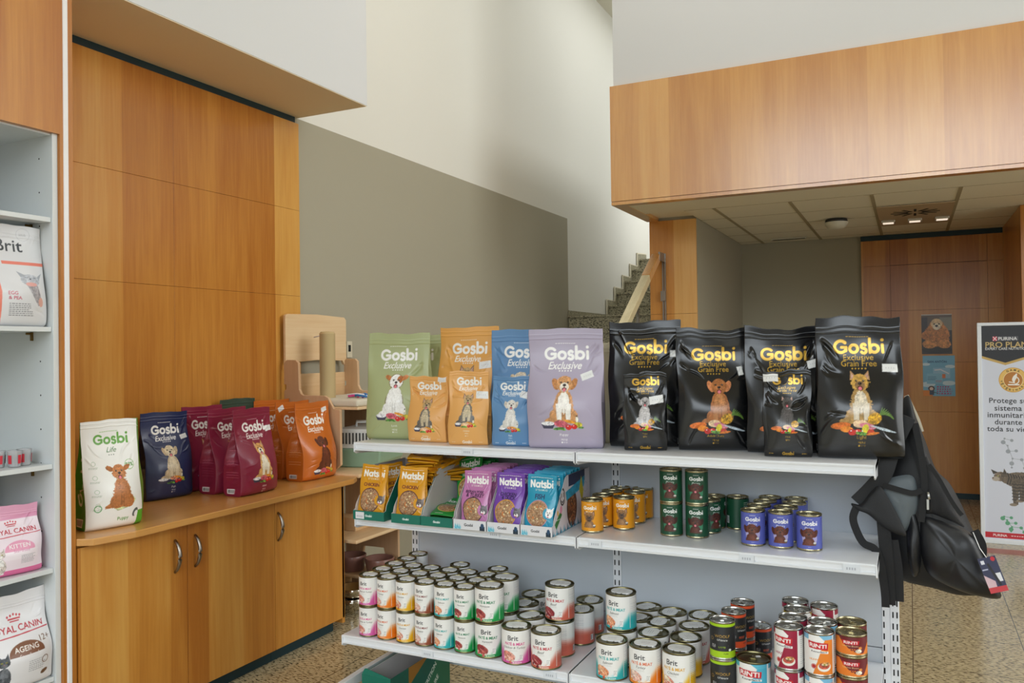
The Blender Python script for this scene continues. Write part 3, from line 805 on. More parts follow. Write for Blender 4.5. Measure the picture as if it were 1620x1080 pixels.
def can(kind, loc, rz, label, group, r, h, cv, lid=None, st=None, nu=220):
    me = can_meshes(kind, r, h, cv, lid or M_TIN, st, 0, nu)
    root = thing('food_can', label, 'can', loc, rz, group)
    obj('can_body', me[0], None, root); obj('label', me[1], None, root)
    l = obj('lid', me[2], None, root); obj('pull_tab', me[3], None, l)
    if me[4] is not None: obj('lid_sticker' if me[5] == 'disc' else 'price_sticker', me[4], None, l)
    return root

def brit_can(A, col, name, meat, ink=None, px=660):
    """pate can wrap: white top, tinted fade rising to the right and round the back"""
    cv = Cv(px, A, 'f2f0ec'); ink = ink or col
    H, W = cv.H, cv.W; X = ((np.arange(W) + .5) / W)[None, :]; Y = ((np.arange(H) + .5) / W)[:, None]
    C = np.array([v / 255 for v in cv.c(col)])
    # fade border: low at the left of the front, rising to mid height at the side and back
    x = X - .5; lim = np.where(x > -.02, A * (1.02 - .50 * np.clip((x + .02) / .17, 0, 1) ** 1.3), A * (1.02 + 0 * x))
    lim = np.where(x < -.14, A * .52, lim)
    lim = np.where((x > -.14) & (x < 0), A * (.95 - .2 * np.clip((-x - .09) / .05, 0, 1) * 0), lim)
    al = np.clip((Y - lim) / (A * .34) + .35, 0, 1)[..., None]; al = al * al * (3 - 2 * al)
    cv.a[..., :3] = cv.a[..., :3] * (1 - al) + C * al
    cv.rect(.36, A * .93, .66, A * 1.0, col); cv.small(.53, A * .955, .12, 1, A * .018, 'f4f0e8')
    cv.text('Brit', .475, A * .215, .118, '26282c', bold=.014)
    cv.text('PATÉ & MEAT', .492, A * .385, .225, ink, bold=.022, sy=1.15)
    cv.text(name, .485, A * .515, .0150 * len(name) + .012, '5a5652', shear=.25)
    cv.small(.49, A * .585, .11, 2, A * .007, 'c8c4be', 2.5)
    # meat heap at the lower left
    E = lambda x, y, rx, ry, c, rot=0: cv.ell(.425 + x * .15, A * .77 + y * .15, rx * .15, ry * .15, c, rot=rot, tex=.25, fur=.05)
    E(0, 0, .50, .34, meat[0], 25); E(-.12, -.12, .34, .22, meat[1], 15); E(.1, .08, .30, .16, meat[1], 40); E(.16, .22, .24, .15, meat[0], 60)
    for k in range(4): E(-.18 + k * .11, -.05 + k * .07, .12, .018, meat[2], 50)
    E(-.30, .32, .10, .09, meat[3]); E(.12, .46, .10, .10, meat[3]); E(.30, .36, .09, .08, 'f0e0d0')
    # paper note
    cv.poly([(.538, A * .70), (.585, A * .67), (.578, A * .90), (.545, A * .905)], 'f6f4f0'); cv.small(.560, A * .74, .032, 4, A * .014, '8a8a8a', 2.6)
    # side panel of fine print
    cv.rect(.655, A * .02, .66, A * .95, 'e4e2de')
    for k in range(16): cv.small(.74, A * (.05 + .052 * k), .15, 1, A * .014, 'b8b8bc' if k < 9 else tuple(int(v * .8) for v in cv.c(col)))
    for k in range(16): cv.small(.24, A * (.05 + .052 * k), .15, 1, A * .014, 'b8b8bc' if k < 9 else tuple(int(v * .8) for v in cv.c(col)))
    cv.rect(.88, A * .72, .93, A * .9, 'f0f0f0')
    for k in range(9): cv.rect(.884 + .005 * k, A * .73, .886 + .005 * k, A * .89, '303030')
    return cv

def gosbi_can(A, bg, dogk, disc, px=620):
    cv = Cv(px, A, bg)
    cv.small(.5, A * .075, .08, 1, A * .012, 'f4f2ee')
    cv.logo('Gosbi', .5, A * .20, .20, 'f6f4f0', w=.155)
    cv.text('Plaisirs', .5, A * .345, .115, 'f6f4f0', shear=.2, sy=1.15)
    cv.ell(.5, A * .66, .095, A * .27, disc)
    # head and shoulders portrait
    dog(cv, .49, A * 1.30, A * .98, **dogk)
    cv.rect(0, A * .885, 1, A * 1.01, bg)
    cv.ell(.565, A * .82, .022, A * .055, '6a5a50'); cv.ell(.565, A * .80, .020, A * .03, 'd8d4cc')
    cv.text('Adult', .50, A * .935, .035, 'f6f4f0')
    for x in (.22, .78): cv.small(x, A * .12, .12, 12, A * .014, 'f0eee8', 4.5)
    cv.rect(.86, A * .6, .93, A * .85, 'f0f0f0')
    for k in range(10): cv.rect(.865 + .006 * k, A * .62, .868 + .006 * k, A * .83, '303030')
    return cv

def woolf_can(A, band, name, px=600):
    cv = Cv(px, A, '25272a'); cv.rect(0, 0, 1, A * .085, band); cv.rect(0, A * .80, 1, A, band)
    cv.text('WOOLF', .5, A * .36, .20, 'b08c44', bold=.02, metal=.4); cv.text('Ultimate', .505, A * .47, .135, 'e8e8e4', bold=.01, shear=.15)
    cv.ring(.36, A * .45, .02, .006, 'a8864a'); cv.small(.39, A * .62, .06, 3, A * .02, 'c8c8c8'); cv.text(name, .50, A * .68, .022 * len(name), band if name == 'LAMB' else 'e8603c')
    cv.ell(.60, A * .76, .018, .018, 'e8f0e4'); cv.text('PURE', .55, A * .87, .06, '25272a')
    for x in (.2, .8): cv.small(x, A * .2, .14, 8, A * .014, '9a9a98', 4)
    for k in range(14): cv.ell(.1 + .06 * k, A * (.18 + .5 * ((k * 37) % 11) / 11), .005, .005, '4a4c50')
    return cv

def rinti_can(A, c1, c2, name, px=640, low=False):
    """red name plate, slanting colour field, food bowl"""
    if low:
        cv = Cv(px, A, c1); cv.poly([(0, A), (0, A * .35), (.36, A * .05), (.42, A * .4), (.50, A * .78), (.66, A), (0, A)], c2)
        cv.poly([(.62, A), (.70, A * .4), (1, A * .2), (1, A)], c2)
        cv.poly([(.40, A * .20), (.585, A * .20), (.575, A * .42), (.41, A * .42)], 'c8202c'); cv.text('RINTI', .492, A * .31, .145, 'f6f2ee', bold=.03, sy=.85)
        cv.text('Leichte Beute', .49, A * .50, .17, 'e8c890', bold=.01); cv.small(.50, A * .66, .10, 2, A * .05, 'f08428', 1.8)
        cv.ell(.575, A * .78, .035, A * .12, 'e8dcc8', tex=.2); cv.ell(.595, A * .60, .02, A * .08, 'c88040', tex=.2)
        cv.rect(0, A * .92, 1, A, c2)
        for x in (.22, .8): cv.small(x, A * .3, .14, 6, A * .03, 'f0e0d0', 3)
        return cv
    cv = Cv(px, A, 'efece8'); cv.rect(0, 0, 1, A * .13, c1)
    cv.poly([(.56, A * .10), (.66, A * .10), (.66, A), (.43, A)], c2); cv.rect(.66, 0, .68, A, 'f4f2ee')
    cv.poly([(.38, 0), (.5, 0), (.56, A * .13), (.38, A * .13)], 'f4f2ee')
    cv.rect(.68, 0, 1, A * .10, c1); cv.rect(.0, 0, .30, A * .12, c1)
    cv.poly([(.375, A * .155), (.600, A * .195), (.594, A * .37), (.385, A * .335)], 'c8202c')
    cv.text('RINTI', .488, A * .263, .19, 'f8f4f0', bold=.03, sy=.82, rot=3)
    cv.poly([(.40, A * .37), (.60, A * .40), (.60, A * .46), (.405, A * .43)], 'f6f4f2'); cv.text('Kennerfleisch', .50, A * .415, .17, '34302e', bold=.008, rot=2)
    cv.text(name, .44, A * .62, .024 * len(name), c2 if c2 != 'efece8' else '804030', bold=.004)
    cv.ell(.44, A * .80, .030, .030, 'b83030'); cv.ring(.44, A * .80, .024, .003, 'f0e0e0')
    cv.ell(.555, A * .80, .075, A * .12, 'f0ece0', rot=-8); cv.ell(.555, A * .765, .062, A * .09, 'b05040', rot=-8, tex=.35); cv.ell(.57, A * .72, .045, A * .05, 'd8a060', tex=.3)
    for k in range(3): cv.ell(.535 + k * .02, A * .74, .012, A * .02, '70883c' if k == 1 else 'd8d0b8')
    for k in range(15): cv.small(.78, A * (.14 + .052 * k), .16, 1, A * .014, 'a8a8aa'); cv.small(.2, A * (.16 + .052 * k), .18, 1, A * .014, 'a8a8aa')
    return cv

# ------------------------------------------------------------------ the setting
WOOD = wood_mat('beech_laminate', 'ae6a24', 'c88838', 'd8a252', axis=2, band=.19)
WOODF = wood_mat('beech_fascia', 'c68436', 'da9c4a', 'e6b05e', axis=2, band=.21, rough=.28, coat=1.0)
WOODF.node_tree.nodes['Principled BSDF'].inputs['Coat IOR'].default_value = 2.12
WOODF.node_tree.nodes['Principled BSDF'].inputs['Coat Roughness'].default_value = .24
WOODT = wood_mat('beech_worktop', 'b07030', 'c48a44', 'd29c56', axis=1, band=.3, rough=.3, coat=.3)
PLY = wood_mat('birch_ply', 'cfa878', 'dcb98c', 'e8cda4', axis=1, band=.4, rough=.5, coat=0)
PLYX = wood_mat('birch_ply_cross', 'c8a078', 'd6b28c', 'e0c4a0', axis=2, band=.5, rough=.5, coat=0)
WHITE = paint_mat('white_wall_paint', 'dadbdb'); CREAM = paint_mat('cream_wall_paint', 'e6e4da'); BROWN = paint_mat('taupe_wall_paint', 'aaa490')
TEAL = mat('teal_trim', '12343c', .45); WLAM = mat('white_laminate', 'd8dcdc', .35, coat=.2); WMET = mat('white_enamel', 'e9ebee', .3, coat=.3)
GMET = mat('pale_grey_panel', 'c2c8ce', .42, coat=.1); DARK = mat('black_slot', '101010', .8)
FLOOR = granite_mat('granite_tiles', 'a89874', '3c3426', 'bcae8c', tile=.45, tx=-.01, ty=3.96, scale=52)
STEP = granite_mat('granite_steps', 'a09a80', '3c3a32', 'bcb498', joints=False, scale=60, rough=.35)
CTILE = paint_mat('ceiling_tile', 'ece6d4', .9); PLASTER = paint_mat('ceiling_plaster', 'd2cdba')
XW = -3.08

struct(box('floor', -3.3, 6, -4.2, 14, -.1, 0, FLOOR))
struct(box('ceiling', -3.3, 6, -4.2, 14, 5.27, 5.4, PLASTER))
struct(box('wall_left', XW - .2, XW, -4.2, 14, 0, 5.27, CREAM))
struct(box('wall_right', 5.0, 5.2, -4.2, 14, 0, 5.27, WHITE))
struct(box('wall_back', -3.3, 6, 13.8, 14, 0, 5.27, WHITE))
# taupe field on the left wall, then the laminate panelling, the shadow gap and the soffit
struct(box('wall_left_taupe', XW - .01, XW + .003, 3.60, 7.68, 0, 2.70, BROWN))
m = MB()
for y0, y1 in ((1.90, 2.7455), (2.7463, 3.62)):
    for z0, z1 in ((.0, 1.6985), (1.6995, 2.1765), (2.1775, 2.665)):
        m.box(XW, XW + .02, y0, y1, z0, z1)
struct(m.build('wall_left_panelling', WOOD, bevel=.0008, seg=1))
struct(box('trim_1', XW, XW + .012, 1.9, 3.60, 2.665, 2.70, TEAL))
struct(box('ceiling_soffit', XW - .01, -2.60, -4.2, 3.63, 2.704, 5.27, WHITE))
struct(box('wall_soffit_underside', XW, -2.603, -4.2, 3.627, 2.70, 2.706, paint_mat('soffit_paint', 'efe2c6')))
# front wall with assumed shop windows, behind the camera
m = MB().box(-3.3, -3.0, -4.2, -4.0, 0, 5.27).box(4.4, 6, -4.2, -4.0, 0, 5.27).box(-3.0, 4.4, -4.2, -4.0, 5.22, 5.27).box(-3.0, 4.4, -4.2, -4.0, 0, .45)
struct(m.build('wall_front', WHITE))
m = MB()
for x in (-3.0, -.6, 1.9, 4.34): m.box(x, x + .06, -4.15, -4.05, .45, 5.22)
for z in (.45, 2.7, 5.16): m.box(-3.0, 4.4, -4.15, -4.05, z, z + .06)
struct(m.build('assumed_shop_window', mat('window_frame_grey', '9a9a98', .4)))
m = MB()
for y in (1.45, 3.15, 4.80): m.box(4.93, 5.0, y, y + .05, .05, 2.35)
for z in (.05, 2.30): m.box(4.93, 5.0, 1.45, 4.85, z, z + .05)
struct(m.build('assumed_side_door', mat('window_frame_grey', '9a9a98', .4)))  # frame of the assumed side door, added around its light
m = MB()
for y in (1.75, 3.55, 5.40): m.box(4.93, 5.0, y, y + .05, 2.55, 4.85)
for z in (2.55, 4.80): m.box(4.93, 5.0, 1.75, 5.45, z, z + .05)
struct(m.build('assumed_side_window', mat('window_frame_grey', '9a9a98', .4)))  # frame added around the high side light, the window is assumed
# wooden fascia, white wall over it, trim under it
struct(box('wall_over_fascia', -1.875, 5.0, 5.60, 6.2, 3.20, 5.27, WHITE))
m = MB()
xs = [-1.895, 5.0]
for a, b in zip(xs[:-1], xs[1:]): m.box(a, b - .0015, 5.575, 5.60, 2.43, 3.252)
struct(m.build('wall_fascia', WOODF))
struct(MB().box(-1.895, 5.0, 5.578, 5.66, 2.404, 2.427).box(-1.895, -1.80, 5.66, 6.46, 2.404, 2.44).box(-1.895, -1.875, 5.60, 6.46, 2.44, 3.24).build('trim_2', WOODF))
# suspended ceiling of the back area
m = MB().box(-1.80, 5.0, 5.66, 6.09, 2.408, 2.43)
xs = [-1.50, -1.281, -.747, -.215, .32, .853, 1.39, 1.92, 5.0]; ys = [6.09, 6.62, 7.15, 7.68, 8.21, 8.40]
for a, b in zip(xs[:-1], xs[1:]):
    for c, d in zip(ys[:-1], ys[1:]): m.box(a + .006, b - .006, c + .003, d - .003, 2.408, 2.425, 0)
for x in xs[1:-1]: m.box(x - .012, x + .012, 6.09, 8.40, 2.404, 2.409, 1)
for y in ys[:-1]: m.box(-1.5, 5.0, y - .003, y + .003, 2.4065, 2.4095, 1)
m.box(-1.9, 5.0, 5.66, 8.6, 2.43, 2.5, 0)
struct(m.build('ceiling_back', [CTILE, paint_mat('ceiling_grid_bar', 'a89c80')]))
# column block between the stairs and the back area
m = MB()
for z0, z1 in ((0, .86), (.862, 1.655), (1.657, 2.404)): m.box(-1.877, -1.50, 6.46, 6.48, z0, z1)
COLW = wood_mat('beech_column', 'c88640', 'da9c50', 'e4b068', axis=2, band=.21, rough=.3, coat=.3)
struct(m.build('wall_column', COLW))
struct(box('wall_hall', -1.877, -1.50, 6.48, 8.6, 0, 3.3, BROWN))
struct(box('wall_stair_right', -1.877, -1.6, 8.6, 13.8, 0, 5.27, WHITE))
struct(box('wall_hall_back', -1.6, -.398, 8.42, 8.62, 0, 2.43, BROWN))
m = MB()
xs = [-.398, -.150, .632, 1.10, 1.9, 2.7, 3.5, 5.0]; zs = [.05, .775, 1.224, 1.70, 2.12, 2.36]
for i, (a, b) in enumerate(zip(xs[:-1], xs[1:])):
    for c, d in zip(zs[:-1], zs[1:]): m.box(a + .001, b - .001, 8.38, 8.40, c + (.0008 if i != 1 or c != 2.12 else .003), d - .0008)
m.box(-.398, 5.0, 8.40, 8.6, 0, 2.43, 1)
struct(m.build('wall_hall_panelling', [WOOD, DARK]))
struct(box('trim_3', -.398, 5.0, 8.375, 8.40, 2.36, 2.404, TEAL)); struct(box('baseboard_back', -.398, 5.0, 8.374, 8.40, 0, .05, TEAL))
struct(box('wall_pilaster', .752, 1.35, 7.10, 8.372, 0, 2.404, WOOD, bevel=.001))

# ------------------------------------------------------------------ stairs and handrail
M_SK = STEP
t = thing('staircase', 'speckled granite staircase rising along the pale wall behind the wooden column', 'stairs', (0, 0, 0))
m = MB()
yy = 9.10; z = 1.72
steps = []
for k in range(5): steps.append((8.88 + .30 * k, 1.72 + .159 * (k + 1)))
for k, (y0, z1) in enumerate(steps):
    m.box(XW + .010, -1.88, y0, 13.0, z1 - .159, z1 - .02); m.box(XW + .010, -1.88, y0 - .02, 13.0, z1 - .02, z1)
m.build('upper_flight', STEP, t)
m = MB().box(XW + .010, -1.88, 7.66, 13.0, 1.40, 1.70).box(XW + .010, -1.88, 7.64, 8.9, 1.70, 1.72)
m.build('landing', STEP, t)
m = MB()
for k in range(9):
    z1 = 1.72 - .165 * (k + 1); y0 = 7.64 - .29 * (k + 1)
    m.box(XW + .010, -1.88, y0, y0 + .31, 0, z1 - .02); m.box(XW + .010, -1.88, y0 - .02, y0 + .29, z1 - .02, z1)
m.build('lower_flight', STEP, t)
# stepped skirting of the same stone on the left wall
P = [(7.66, 1.70), (7.66, 1.775), (8.82, 1.772), (8.82, 1.932), (9.10, 1.932), (9.10, 2.09), (9.40, 2.09), (9.40, 2.25), (9.70, 2.252), (9.70, 2.41), (10.0, 2.41), (10.0, 2.57), (10.38, 2.60), (10.4, 2.2), (8.9, 1.6)]
MB().prism(P, XW + .008, XW + .018, axis=0).build('stepped_skirting', STEP, t)
P = [(8.80, 1.775), (8.82, 1.775), (8.82, 1.935), (9.10, 1.935), (9.10, 2.093), (9.40, 2.093), (9.40, 2.253), (9.70, 2.253), (9.70, 2.413), (10.0, 2.413), (10.0, 2.573), (10.38, 2.603), (10.38, 2.615), (9.985, 2.59), (9.985, 2.425), (9.685, 2.425), (9.685, 2.265), (9.385, 2.265), (9.385, 2.105), (9.085, 2.105), (9.085, 1.945), (8.80, 1.945)]
MB().prism(P, XW + .008, XW + .020, axis=0).build('skirting_bead', mat('pale_bead', 'e4dcc4', .6), t)
t = thing('stair_handrail', 'pale flat wooden handrail sloping up to a bracket on the wooden column', 'handrail', (-1.79, 6.46, 2.12))
BG = wood_mat('pale_handrail_wood', 'c8b890', 'd6c8a0', 'e2d6b4', axis=1, band=2, rough=.35)
m = MB(); a = Vector((.005, -.15, -.03)); b = Vector((.005, -1.9, -1.19))
for off, (w_, h_), nm, mm, p0, p1 in ((0, (.032, .028), 'rail', BG, Vector((.005, -.42, -.205)), b), (0, (.033, .029), 'rail_end', WOODF, Vector((.005, -.0, .07 - .0)), Vector((.005, -.42, -.205)))):
    if nm == 'rail_end': p0 = Vector((.005, -.13, -.015))
    q = MB(); d = (p1 - p0).normalized(); n_ = Vector((0, -d.z, d.y))
    vs_ = [tuple(p + Vector((sx * w_, 0, 0)) + n_ * (sz * h_)) for p in (p0, p1) for sx, sz in ((-1, -1), (1, -1), (1, 1), (-1, 1))]
    q.add(vs_, [(0, 1, 2, 3), (7, 6, 5, 4), (0, 4, 5, 1), (1, 5, 6, 2), (2, 6, 7, 3), (3, 7, 4, 0)]).build(nm, mm, t, bevel=.004)
STL = mat('brushed_steel', '9c9a94', .35, .9)
MB().box(-.03, .045, -.012, 0, -.025, .02).box(-.01, .03, -.16, -.01, -.035, -.015).box(.028, .04, -.16, 0, -.05, .02).build('wall_bracket', STL, t, bevel=.002)
MB().box(.015, .027, -.012, -.002, -2.1, -.03).box(.034, .044, -.012, -.002, -2.1, -.03).box(.005, .045, -.03, -.012, -.36, -.28).build('post', STL, t)
MB().tube([(.005, -1.2, -.75), (.005, -1.2, -2.1)], .012, 10).build('post', STL, t)
MB().tube([(.005, -.65, -.40), (.005, -.65, -2.1)], .012, 10).build('post', STL, t)

# ------------------------------------------------------------------ ceiling fittings
t = thing('ceiling_lamp_panel', 'beige ceiling panel with three square spotlights and a round air slot', 'ceiling light', (.055, 7.17, 2.404))
BEI = mat('beige_metal', 'b8a284', .5); LMP = mat('lamp_glass_lit', 'fff0dc', .3, emit=.75)
box('mounting_plate', -.262, .256, -.52, .53, -.006, .001, BEI, t, bevel=.002)
for k, x in enumerate((-.195, 0, .195)):
    s_ = MB().box(x - .052, x + .052, .17, .29, -.024, -.005).build('spotlight', mat('lamp_surround', 'cfc8b8', .3, .4), t, bevel=.004)
    MB().box(x - .040, x + .040, .185, .275, -.0255, -.0235).build('lamp_lens', LMP, s_)
m = MB()
for k in range(12):
    a = 2 * PI * k / 12; M = Matrix.Translation((0, -.16, 0)) @ Matrix.Rotation(a, 4, 'Z')
    m.box(.05, .17, -.009, .009, -.0085, -.0065, M=M)
m.build('air_slots', DARK, t)
t = thing('smoke_detector', 'round white smoke detector with a dark rim on the suspended ceiling', 'smoke detector', (-.516, 7.115, 2.404))
t.scale = (1.15, 1.15, 1.5)
MB().lathe([(.07, 0), (.075, -.012), (.06, -.022)], 28).build('rim', mat('charcoal_plastic', '2c2c2c', .5), t)
MB().lathe([(.078, -.016), (.074, -.03), (.055, -.046), (.03, -.052), (.0001, -.053)], 28, cap=False).build('sensor_cover', mat('cream_plastic', 'd8d4c4', .5), t)
o = MB().box(-.16, .16, -.04, .04, -.008, .0)
for k in range(3): o.box(-.145, .145, -.028 + k * .022, -.016 + k * .022, -.0088, -.0075, 1)
tag(o.build('ceiling_vent', [mat('vent_white', 'c8c4b4', .5), DARK], loc=(-1.01, 8.13, 2.4045)), 'narrow white ceiling vent near the taupe back wall', 'vent')

# ------------------------------------------------------------------ wall switch, posters, standing banner
t = thing('wall_switch', 'cream wall thermostat plate with a dark window on the taupe wall', 'switch', (XW + .003, 4.075, 1.40), PI / 2)
box('plate', -.026, .026, -.010, 0, -.05, .05, mat('cream_plastic2', 'd4ccb4', .5), t, bevel=.003); box('display', -.014, .008, -.012, -.0095, -.012, .028, DARK, t)

PAPER = print_mat('printed_poster', .35, .15)
cv = Cv(300, 1.47, '3a3430'); cv.rect(0, 0, 1, .5, '6a5a4c'); cv.rect(.6, .12, 1, .6, '8c8878'); cv.rect(.0, .1, .2, .7, '403838'); cv.ell(.5, 1.32, .5, .12, '2c2620')
cv.ell(.5, .78, .42, .42, 'c07c3c', fur=.08, tex=.2); cv.ell(.26, 1.10, .24, .16, 'd08c48', fur=.06, tex=.2); cv.ell(.74, 1.10, .22, .16, 'd08c48', fur=.06, tex=.2)
cv.ell(.12, .78, .14, .14, 'b87434', fur=.08, tex=.2)
for sx in (-1, 1): cv.ell(.5 + sx * .17, .50, .09, .24, 'c4803c', fur=.06, tex=.2, rot=-sx * 8)
cv.ell(.5, .34, .19, .18, 'e0c090', fur=.05, tex=.12); cv.ell(.5, .46, .13, .12, 'ecdcc0', fur=.03, tex=.1)
for sx in (-1, 1): cv.ell(.5 + sx * .08, .36, .028, .026, '281c14')
cv.ell(.5, .43, .05, .04, '181412'); cv.rect(0, 0, 1, .03, 'd8d0c4')
o = printed_panel('wall_poster', .245, .36, cv, 110, PAPER, loc=(.10, 8.376, 1.298), rot=(0, 0, 0)); tag(o, 'photo poster of a sitting golden spaniel on the back wood wall', 'poster', 'posters on the back wall')
cv = Cv(400, 1.4, '7cb8d4')
for a_, b_, r in ((.1, .3, .1), (.85, .38, .12), (.15, 1.0, .18), (.8, .95, .16), (.5, .75, .1)): cv.ell(a_, b_, r * 1.3, r * .5, 'd4e8f0', soft=.03)
cv.text('SAN ANTÓN', .45, .20, .60, '1c4470', bold=.02); cv.rect(.32, .42, .85, .78, '9cc8e0'); cv.rect(.12, .62, .62, .98, '8cc4dc'); cv.line([(.38, .5), (.55, .48), (.8, .62)], .04, 'e4e8f0'); cv.rect(.6, .64, .7, .78, 'e07c3c')
cv.small(.3, .72, .3, 5, .012, '3c6c94', 2.4); cv.small(.5, .86, .2, 2, .02, 'c83c50', 2)
cv.small(.68, 1.06, .5, 4, .045, 'b83c78', 1.7); cv.rect(0, 1.2, .3, 1.4, 'e88c2c'); cv.ell(.26, 1.14, .10, .09, '4c2c24'); cv.ell(.26, 1.15, .06, .06, 'f0d8c8'); cv.rect(.2, 1.2, .34, 1.36, '30405c'); cv.line([(.3, 1.26), (.46, 1.30)], .02, '202020')
o = printed_panel('wall_poster', .258, .365, cv, 120, PAPER, loc=(.105, 8.374, .918)); tag(o, 'light blue notice with dark title and orange corner under the spaniel photo', 'poster', 'posters on the back wall')
for n_, (x, z, s) in enumerate(((.098, 1.652, .25), )):
    pass

t = thing('display_banner', 'tall white framed advertising panel standing on the floor at the right', 'sign', (.426, 6.6, 0))
BW = .335; BH = 1.53
box('panel_core', 0, BW, .002, .03, 0.0, BH, mat('banner_white', 'dfe2e8', .4), t, bevel=.003)
MB().box(0, BW, -.012, .004, BH - .022, BH).box(0, BW, -.012, .004, 0, .03).box(0, .026, -.012, .004, .03, BH - .022).box(BW - .026, BW, -.012, .004, .03, BH - .022).build('frame', mat('banner_frame', 'e2e6ea', .35), t, bevel=.002)
A = (BH - .052) / (BW - .052); cv = Cv(620, A, 'd4d8e4')
cv.poly([(0, 0), (1, 0), (1, .80), (.5, .97), (0, .80)], 'b89858', metal=.5); cv.poly([(0, 0), (1, 0), (1, .74), (.5, .91), (0, .74)], '16161a')
cv.rect(.24, .265, .335, .375, 'c83048'); cv.rect(.335, .265, .78, .375, '4c4c50'); cv.line([(.25, .275), (.325, .365)], .014, 'f0f0f0'); cv.line([(.325, .275), (.25, .365)], .014, 'f0f0f0')
cv.text('PURINA', .56, .32, .40, 'f0f0f0', bold=.01); cv.text('PRO PLAN', .53, .465, .90, 'c0a468', bold=.02, sy=.95, metal=.3); cv.text('EXPERT CARE NUTRITION', .53, .565, .90, 'd8d8d8', bold=.02, sy=1.1)
gx, gy_, gr = .655, 1.33, .285
cv.ell(gx, gy_, gr * 1.06, gr * 1.06, 'c49448', metal=.4); cv.ell(gx, gy_, gr, gr, 'd8b060', metal=.4); cv.ell(gx, gy_, gr * .70, gr * .70, 'b8782c'); cv.ring(gx, gy_, gr * .71, .010, 'f0e0b0')
for k, ch in enumerate('GAMA'):
    a = math.radians(-118 + k * 19); cv.text(ch, gx + gr * .86 * math.cos(a), gy_ + gr * .86 * math.sin(a), .05, '2a2014', bold=.02, rot=math.degrees(a) + 90)
for k, ch in enumerate('VETERINARIA'):
    a = math.radians(172 - k * 16.4); cv.text(ch, gx + gr * .86 * math.cos(a), gy_ + gr * .86 * math.sin(a), .043 if ch != 'I' else .014, '2a2014', bold=.02, rot=math.degrees(a) - 90)
cv.ell(gx + .03, gy_ - .05, .04, .09, 'f0ece4', rot=25); cv.line([(gx + .07, gy_ - .14), (gx + .01, gy_ + .06)], .035, 'f0ece4'); cv.ring(gx + .03, gy_ + .01, .09, .022, 'f0ece4', -60, 80); cv.rect(gx - .11, gy_ + .10, gx + .13, gy_ + .13, 'f0ece4'); cv.line([(gx - .08, gy_ + .05), (gx + .03, gy_ + .07)], .022, 'f0ece4')
for k, (s, w_, cx_) in enumerate((('Protege su', .80, .54), ('sistema', .58, .54), ('inmunitario', .90, .55), ('durante', .58, .54), ('toda su vida', .92, .545))):
    cv.text(s, cx_, 1.85 + .168 * k, w_, '24262c', bold=.012, space=1.05)
for (x0, y0, c1) in ((.42, 2.76, '9aa0a8'), (.42, 4.66, '5ca078')):
    P = [(x0 + .03, y0), (x0 + .18, y0 + .04), (x0, y0 + .09), (x0 + .09, y0 + .17), (x0 + .27, y0 + .29), (x0 + .10, y0 + .31), (x0 + .19, y0 + .48), (x0 + .38, y0 + .50), (x0 + .17, y0 + .60), (x0 + .17, y0 + .70), (x0 + .44, y0 + .70)]
    if y0 > 4: P = [(x - .04, y0 + (y - y0) * .5) for x, y in P]
    for a, b in ((0, 1), (0, 2), (2, 3), (3, 5), (5, 4), (3, 6), (6, 7), (6, 8), (8, 9), (7, 10)): cv.line([P[a], P[b]], .009, c1)
    for k, p in enumerate(P): cv.ell(p[0], p[1], .022 + .014 * (k % 3), .022 + .014 * (k % 3), c1)
ty = 3.72   # tabby cat walking to the left
cv.ell(.86, ty + .06, .46, .21, '6a5c4c', rot=6, fur=.05, tex=.25); cv.ell(.36, ty - .03, .15, .115, '7a6a58', fur=.05, tex=.25); cv.ell(.50, ty + .01, .15, .13, '6a5c4c', fur=.05, tex=.2)
cv.poly([(.20, ty - .08), (.15, ty - .20), (.30, ty - .13)], '3c342c'); cv.poly([(.40, ty - .10), (.43, ty - .23), (.50, ty - .09)], '4c4238'); cv.ell(.25, ty + .03, .08, .055, 'b0a494', fur=.05); cv.ell(.19, ty + .01, .018, .015, '4c2c28'); cv.ell(.30, ty - .045, .018, .015, 'a8a860')
for k in range(11): cv.line([(.50 + .055 * k, ty - .12 + .012 * k), (.53 + .055 * k, ty - .02), (.49 + .055 * k, ty + .14)], .022, '2c2620')
for k in range(4): cv.line([(.36 + .03 * k, ty - .13), (.38 + .03 * k, ty - .03)], .013, '2c2620')
for x, y1 in ((.66, .64), (.80, .54), (1.0, .6)):
    cv.poly([(x - .085, ty), (x + .09, ty), (x + .05, ty + y1), (x - .05, ty + y1)], '5c5042', tex=.25); cv.ell(x - .05, ty + y1, .08, .035, '8a7c6a')
    for k in range(6): cv.line([(x - .07, ty + .14 + .075 * k), (x + .07, ty + .16 + .075 * k)], .020, '2c2620')
cv.rect(0, A - .17, 1, A - .03, 'c02430'); cv.text('PURINA', .32, A - .10, .30, 'f4f4f4', bold=.02); cv.small(.75, A - .11, .4, 1, .02, 'f0d8d8')
printed_panel('printed_sheet', BW - .052, BH - .052, cv, 170, PAPER, t, x0=.026, z0=.03, y=-.002)

# red floor marking strip
struct(box('floor_marking', .40, 1.6, 6.28, 6.42, 0.0, .0012, mat('red_tile', '9c5c44', .3)))

# ------------------------------------------------------------------ shelving unit at the left
t = thing('shelving_unit', 'tall white shelving unit with a beech front at the left edge', 'shelf')
X0, X1 = -3.06, -2.58
